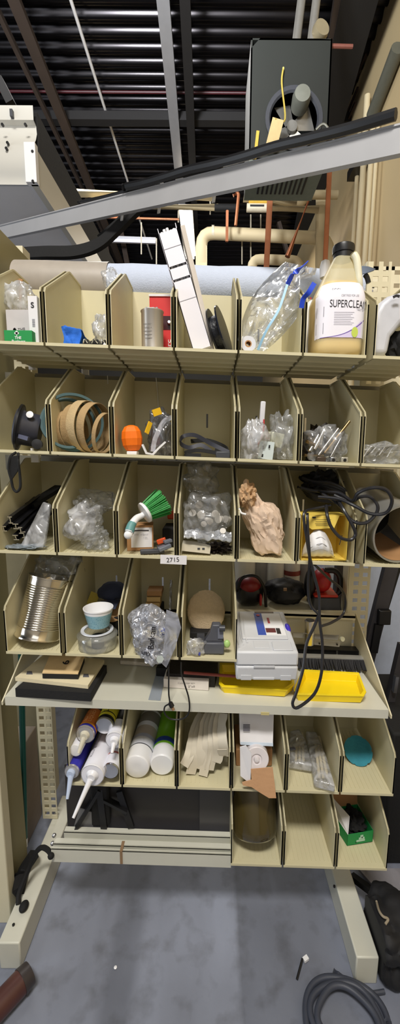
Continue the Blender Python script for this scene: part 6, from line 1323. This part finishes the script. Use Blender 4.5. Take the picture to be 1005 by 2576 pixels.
# ------------------------------------------------------------ bottom row
zf = fl(6, bc(4)); lo = lim(4, 5)
c = V((bc(4) + .002, 1.17, zf)); Ax = V((0, -.83, -.56)).normalized()
A = g(647, 2125, zf + .05); A = V((bc(4) + .0, 1.105, zf + .055)); t = thing('glass_jar', A, 'large dark olive glass jar lying base forward in the bottom row', 'jar')
gm = bpy.data.materials.new('dark_olive_glass'); gm.use_nodes = True; b_ = gm.node_tree.nodes['Principled BSDF']; b_.inputs['Base Color'].default_value = lin((70, 60, 30)) + (1,); b_.inputs['Roughness'].default_value = .06; b_.inputs['Coat Weight'].default_value = .8; b_.inputs['Transmission Weight'].default_value = .0
r = .072; Ax = V((0, .50, .866))
MB().lathe([(.001, .004), (r * .45, .002), (r * .78, .0), (r * .93, .008), (r, .026), (r, .13), (r * .99, .17), (r * .9, .2), (r * .6, .215), (r * .5, .225)], V((bc(4), 1.105, zf + .040)), Ax, 56).build('jar_body', gm, t)
t = thing('stretch_wrap', (0, 0, 0), '', ''); bpy.data.objects.remove(t)
# green open carton
zf = fl(6, bc(6)); P = [(872, 2125), (937, 2112), (930, 2045), (858, 2050)]
t = thing('open_green_carton', (bc(6), 1.12, zf), 'open green carton with white tree logo and raised white flap, bottom row', 'box')
F0 = g(872, 2128, zf); F1 = g(936, 2117, zf); dF = (F1 - F0); nF = V((-dF.y, dF.x, 0)).normalized(); hF = .042; dpF = .10
L0, L1 = F0 + nF * dpF - dF.normalized() * .012, F1 + nF * dpF
up_ = V((0, 0, hF)); W_ = nF * .0012
m = MB(); m.extr([F0, F1, F1 + up_, F0 + up_], W_); m.extr([F1, L1, L1 + up_, F1 + up_], dF.normalized() * -.0012); m.extr([F0, L0, L0 + up_, F0 + up_], dF.normalized() * .0012); m.extr([L0, L1, L1 + up_, L0 + up_], W_ * -1); m.extr([F0, F1, L1, L0], (0, 0, .0012))
m.build('carton', GREEN, t)
MB().extr([F0 + up_ , L0 + up_, L0 + up_ + V((.004, 0, .045)), F0 * .72 + L0 * .28 + up_ + V((.02, 0, .040))], dF.normalized() * .0012).build('white_flap', PAPER, t)
MB().extr([L0 + up_, L1 + up_, L1 + up_ + V((0, .01, .05)), L0 + up_ + V((0, .01, .05))], W_).build('back_flap', KRAFT, t)
m = MB(); cf = F0 + dF * .55 + V((0, 0, hF * .5)) - nF * .0008
for dx, dz, w_, h_ in ((0, .008, .010, .008), (0, 0, .020, .007), (-.003, -.008, .030, .007)): m.obox(cf + dF.normalized() * dx + V((0, 0, dz)), (w_, .0005, h_), Matrix.Rotation(math.atan2(dF.y, dF.x), 3, 'Z'))
m.build('logo', M('pale_mint', (180, 214, 190), .6), t)
m = MB().ball((0, 0, 0), 1, 4, lambda p: p * crum(p, 141, 2.5, .5)); cc_ = (F0 + F1 + L0 + L1) / 4 + V((.008, 0, .030)); m.v = [cc_ + V((p.x * .030, p.y * .042, p.z * .034)) for p in m.v]; tag(m.build('black_fabric', M('black_fleece', (15, 15, 16), .9)), 'wad of black fabric in the open green carton', 'cloth')

# ------------------------------------------------------------ behind the rack on the right
tag(MB().add([q(815, 1415, 2.1), q(1015, 1415, 2.1), V((q(1015, 2100, 2.1).x, 2.1, .02)), V((q(815, 1900, 2.1).x - .02, 2.1, .02)), q(815, 1415, 2.13), q(1015, 1415, 2.13), V((q(1015, 2100, 2.1).x, 2.13, .02)), V((q(815, 1900, 2.1).x - .02, 2.13, .02))], [(0, 1, 2, 3), (7, 6, 5, 4), (0, 4, 5, 1), (1, 5, 6, 2), (2, 6, 7, 3), (3, 7, 4, 0)]).build('white_board', M('pale_blue_board', (196, 206, 226), .5)), 'tall pale blue-white board leaning behind the right end of the rack', 'board')
tag(MB().bar(q(858, 1415, 1.75), V((q(838, 1640, 1.75).x, 1.75, 0)), .05, .04).build('dark_post', M('dark_brown_post', (58, 52, 50), .6)), 'dark upright post just left of the slotted upright', 'post')
t = thing('hand_truck', q(930, 1800, 1.6), 'dark grey metal frame leaning behind the right end of the rack', 'frame')
DG_ = M('gunmetal_frame', (74, 72, 76), .5, .4)
MB().bar(q(985, 1410, 1.62), q(906, 1720, 1.62), .055, .03).build('rail', DG_, t); MB().bar(q(1000, 1410, 1.64), q(930, 1640, 1.64), .02, .05).build('rail_edge', BLACK, t)
MB().box(q(948, 1550, 1.60).x, q(978, 1550, 1.6).x, 1.58, 1.63, q(948, 1568, 1.6).z, q(948, 1532, 1.6).z).build('clamp', BLACK, t, bevel=.004); MB().bar(q(950, 1570, 1.6), q(938, 1640, 1.6), .03, .02).build('lever', BLACK, t)
MB().bar(q(1012, 1620, 1.5), q(972, 1790, 1.5), .03, .03).build('lower_rail', DG_, t); MB().bar(q(996, 1700, 1.47), q(990, 1740, 1.47), .012, .02).build('steel_tab', STEEL, t)
MB().bar(q(975, 1790, 1.55), q(990, 1830, 1.5), .02, .02).build('link', DG_, t)
t = thing('black_bag', q(960, 2300, 1.0), 'black soft bag with a knotted cord lying right of the rack foot', 'bag')
m = MB().ball((0, 0, 0), 1, 5, lambda p: V((math.copysign(abs(p.x) ** .7, p.x), math.copysign(abs(p.y) ** .7, p.y), p.z)) * crum(p, 151, 1.6, .2)); c = g(972, 2345, .10); m.v = [c + V((p.x * .085 + .02, p.y * .10, p.z * .09)) for p in m.v]
for p in m.v: p.z = max(p.z, .004)
for p in m.v: p.x = max(p.x, .505)
m.build('bag_body', M('black_canvas', (22, 22, 25), .7), t)
MB().tube([g(946, 2268, .17), g(952, 2290, .19), g(962, 2305, .195), g(975, 2312, .19), g(968, 2325, .185)], .0035, 8).build('knotted_cord', M('dirty_cord', (150, 138, 118), .8), t)
MB().box(c.x + .09, c.x + .13, c.y - .09, c.y + .10, .004, .12).build('red_trim', M('dark_red_trim', (96, 22, 26), .6), t, bevel=.01)
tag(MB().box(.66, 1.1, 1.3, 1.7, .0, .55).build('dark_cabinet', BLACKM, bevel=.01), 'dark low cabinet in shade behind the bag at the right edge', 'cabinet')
tag(MB().bar(g(885, 2205, .06), g(1010, 2300, .14), .02, .02).build('black_hose', BLACKM), 'black hose running from behind the right rack foot', 'hose')
P = [g(900, 2190, .02), g(1005, 2190, .02), g(1005, 2290, .02), g(960, 2260, .02)]; tag(MB().extr(P, (0, 0, .01)).build('grey_sheet', M('grey_card', (128, 126, 132), .7)), 'grey flat sheet on the floor beyond the black bag', 'sheet')
# ------------------------------------------------------------ left side
gx = q(58, 1900, 1.30).x
t = thing('broom_pole', (gx, 1.30, 0), 'dark green broom pole with a white ferrule leaning at the left', 'pole')
MB().cyl(q(52, 1600, 1.36), q(62, 2108, 1.27), .0105, n=16).build('pole', M('dark_green_pole', (14, 74, 62), .35), t)
MB().cyl(q(61, 2106, 1.272), q(61, 2130, 1.268), .0115, n=16).build('ferrule', WHITE, t)
MB().cyl(q(61, 2128, 1.268), q(64, 2185, 1.26), .006, n=10).build('tip_rod', M('pale_blue_steel', (170, 184, 200), .3, .5), t)
tag(MB().cyl(q(55, 2170, 1.25), q(40, 2212, 1.2), .004, n=8).build('white_stick', WHITE), 'thin white stick on the floor by the broom pole', 'stick')
t = thing('extension_lead', g(60, 2280, .1), 'black cord with plugs lying along the left rack foot', 'cord')
MB().tube([q(130, 2152, 1.06), q(120, 2138, 1.10), q(105, 2132, 1.13), q(90, 2145, 1.14), q(76, 2175, 1.14), q(60, 2215, 1.12), q(48, 2250, 1.10), q(46, 2275, 1.08)], .008, 8).build('cord', BLACKM, t)
MB().ball(g(60, 2280, .104), (.014, .018, .010), 3).build('plug', BLACKM, t); MB().ball(q(128, 2153, 1.05), (.010, .01, .010), 2).build('connector', BLACKM, t)
tag(MB().tube([q(50, 2200, 1.16), q(48, 2240, 1.12), q(60, 2190, 1.18), q(85, 2150, 1.2)], .02, 8).build('dark_rag', BLACKM), 'dark rag bundled between the partition and the rack foot', 'rag')
t = thing('red_bottle', g(30, 2500, .03), 'dark reddish cylinder with a grey collar lying at the lower left corner', 'cylinder')
A = g(-30, 2560, .035); B = g(52, 2472, .035); d = (B - A).normalized()
MB().cyl(A - d * .05, B, .032, n=28).build('body', M('oxblood_red', (78, 46, 42), .35, 0, .25, 20), t); MB().cyl(B, B + d * .028, .034, .030, n=28).build('collar', M('dark_taupe', (56, 50, 50), .4), t)
t = thing('floor_bolt', g(760, 2430, .0), 'black bolt with a white head standing askew on the floor', 'bolt')
MB().cyl(g(746, 2464, .004), g(760, 2412, .012), .0035, n=8).build('shank', BLACK, t); MB().obox(g(768, 2412, .012), (.016, .012, .008), Matrix.Rotation(.5, 3, 'Z')).build('head', WHITE, t)
tag(MB().lathe([(.001, 0), (.005, .001), (.002, .003)], g(290, 2434, .001), n=8).build('white_chip', WHITE), 'tiny white chip on the bare floor left of centre', 'chip')
t = thing('hose_coil', g(870, 2560, .0), 'coiled dark grey hose on the floor at the lower right', 'hose')
cH = g(868, 2575, .02); HS = M('dark_grey_hose', (62, 66, 78), .5)
pts = []
for i in range(60):
    th = i / 60 * 2 * PI * 2.6; rr = .118 - .018 * (i / 60) * 2.6 / 1.0 + .004 * math.sin(i); pts.append(cH + V((rr * math.cos(th), rr * .85 * math.sin(th) , .0 + .006 * (i / 20))))
MB().tube(pts, .0085, 10, k=3).build('coil', HS, t)
MB().tube([cH + V((.0, .11, .0)), g(900, 2492, .015), g(935, 2510, .015), g(952, 2540, .012), g(975, 2590, .012)], .008, 10).build('outer_turn', HS, t)
MB().tube([g(905, 2500, .012), g(940, 2498, .012), g(966, 2494, .012)], .006, 8).build('free_end', HS, t)
# neighbouring clutter at the far left edge
tag(MB().box(-.83, -.72, 1.15, 1.5, .0, .42).build('pale_carton', M('dusty_card', (158, 146, 134), .8), bevel=.003), 'dusty pale carton beyond the partition at the left edge', 'box')
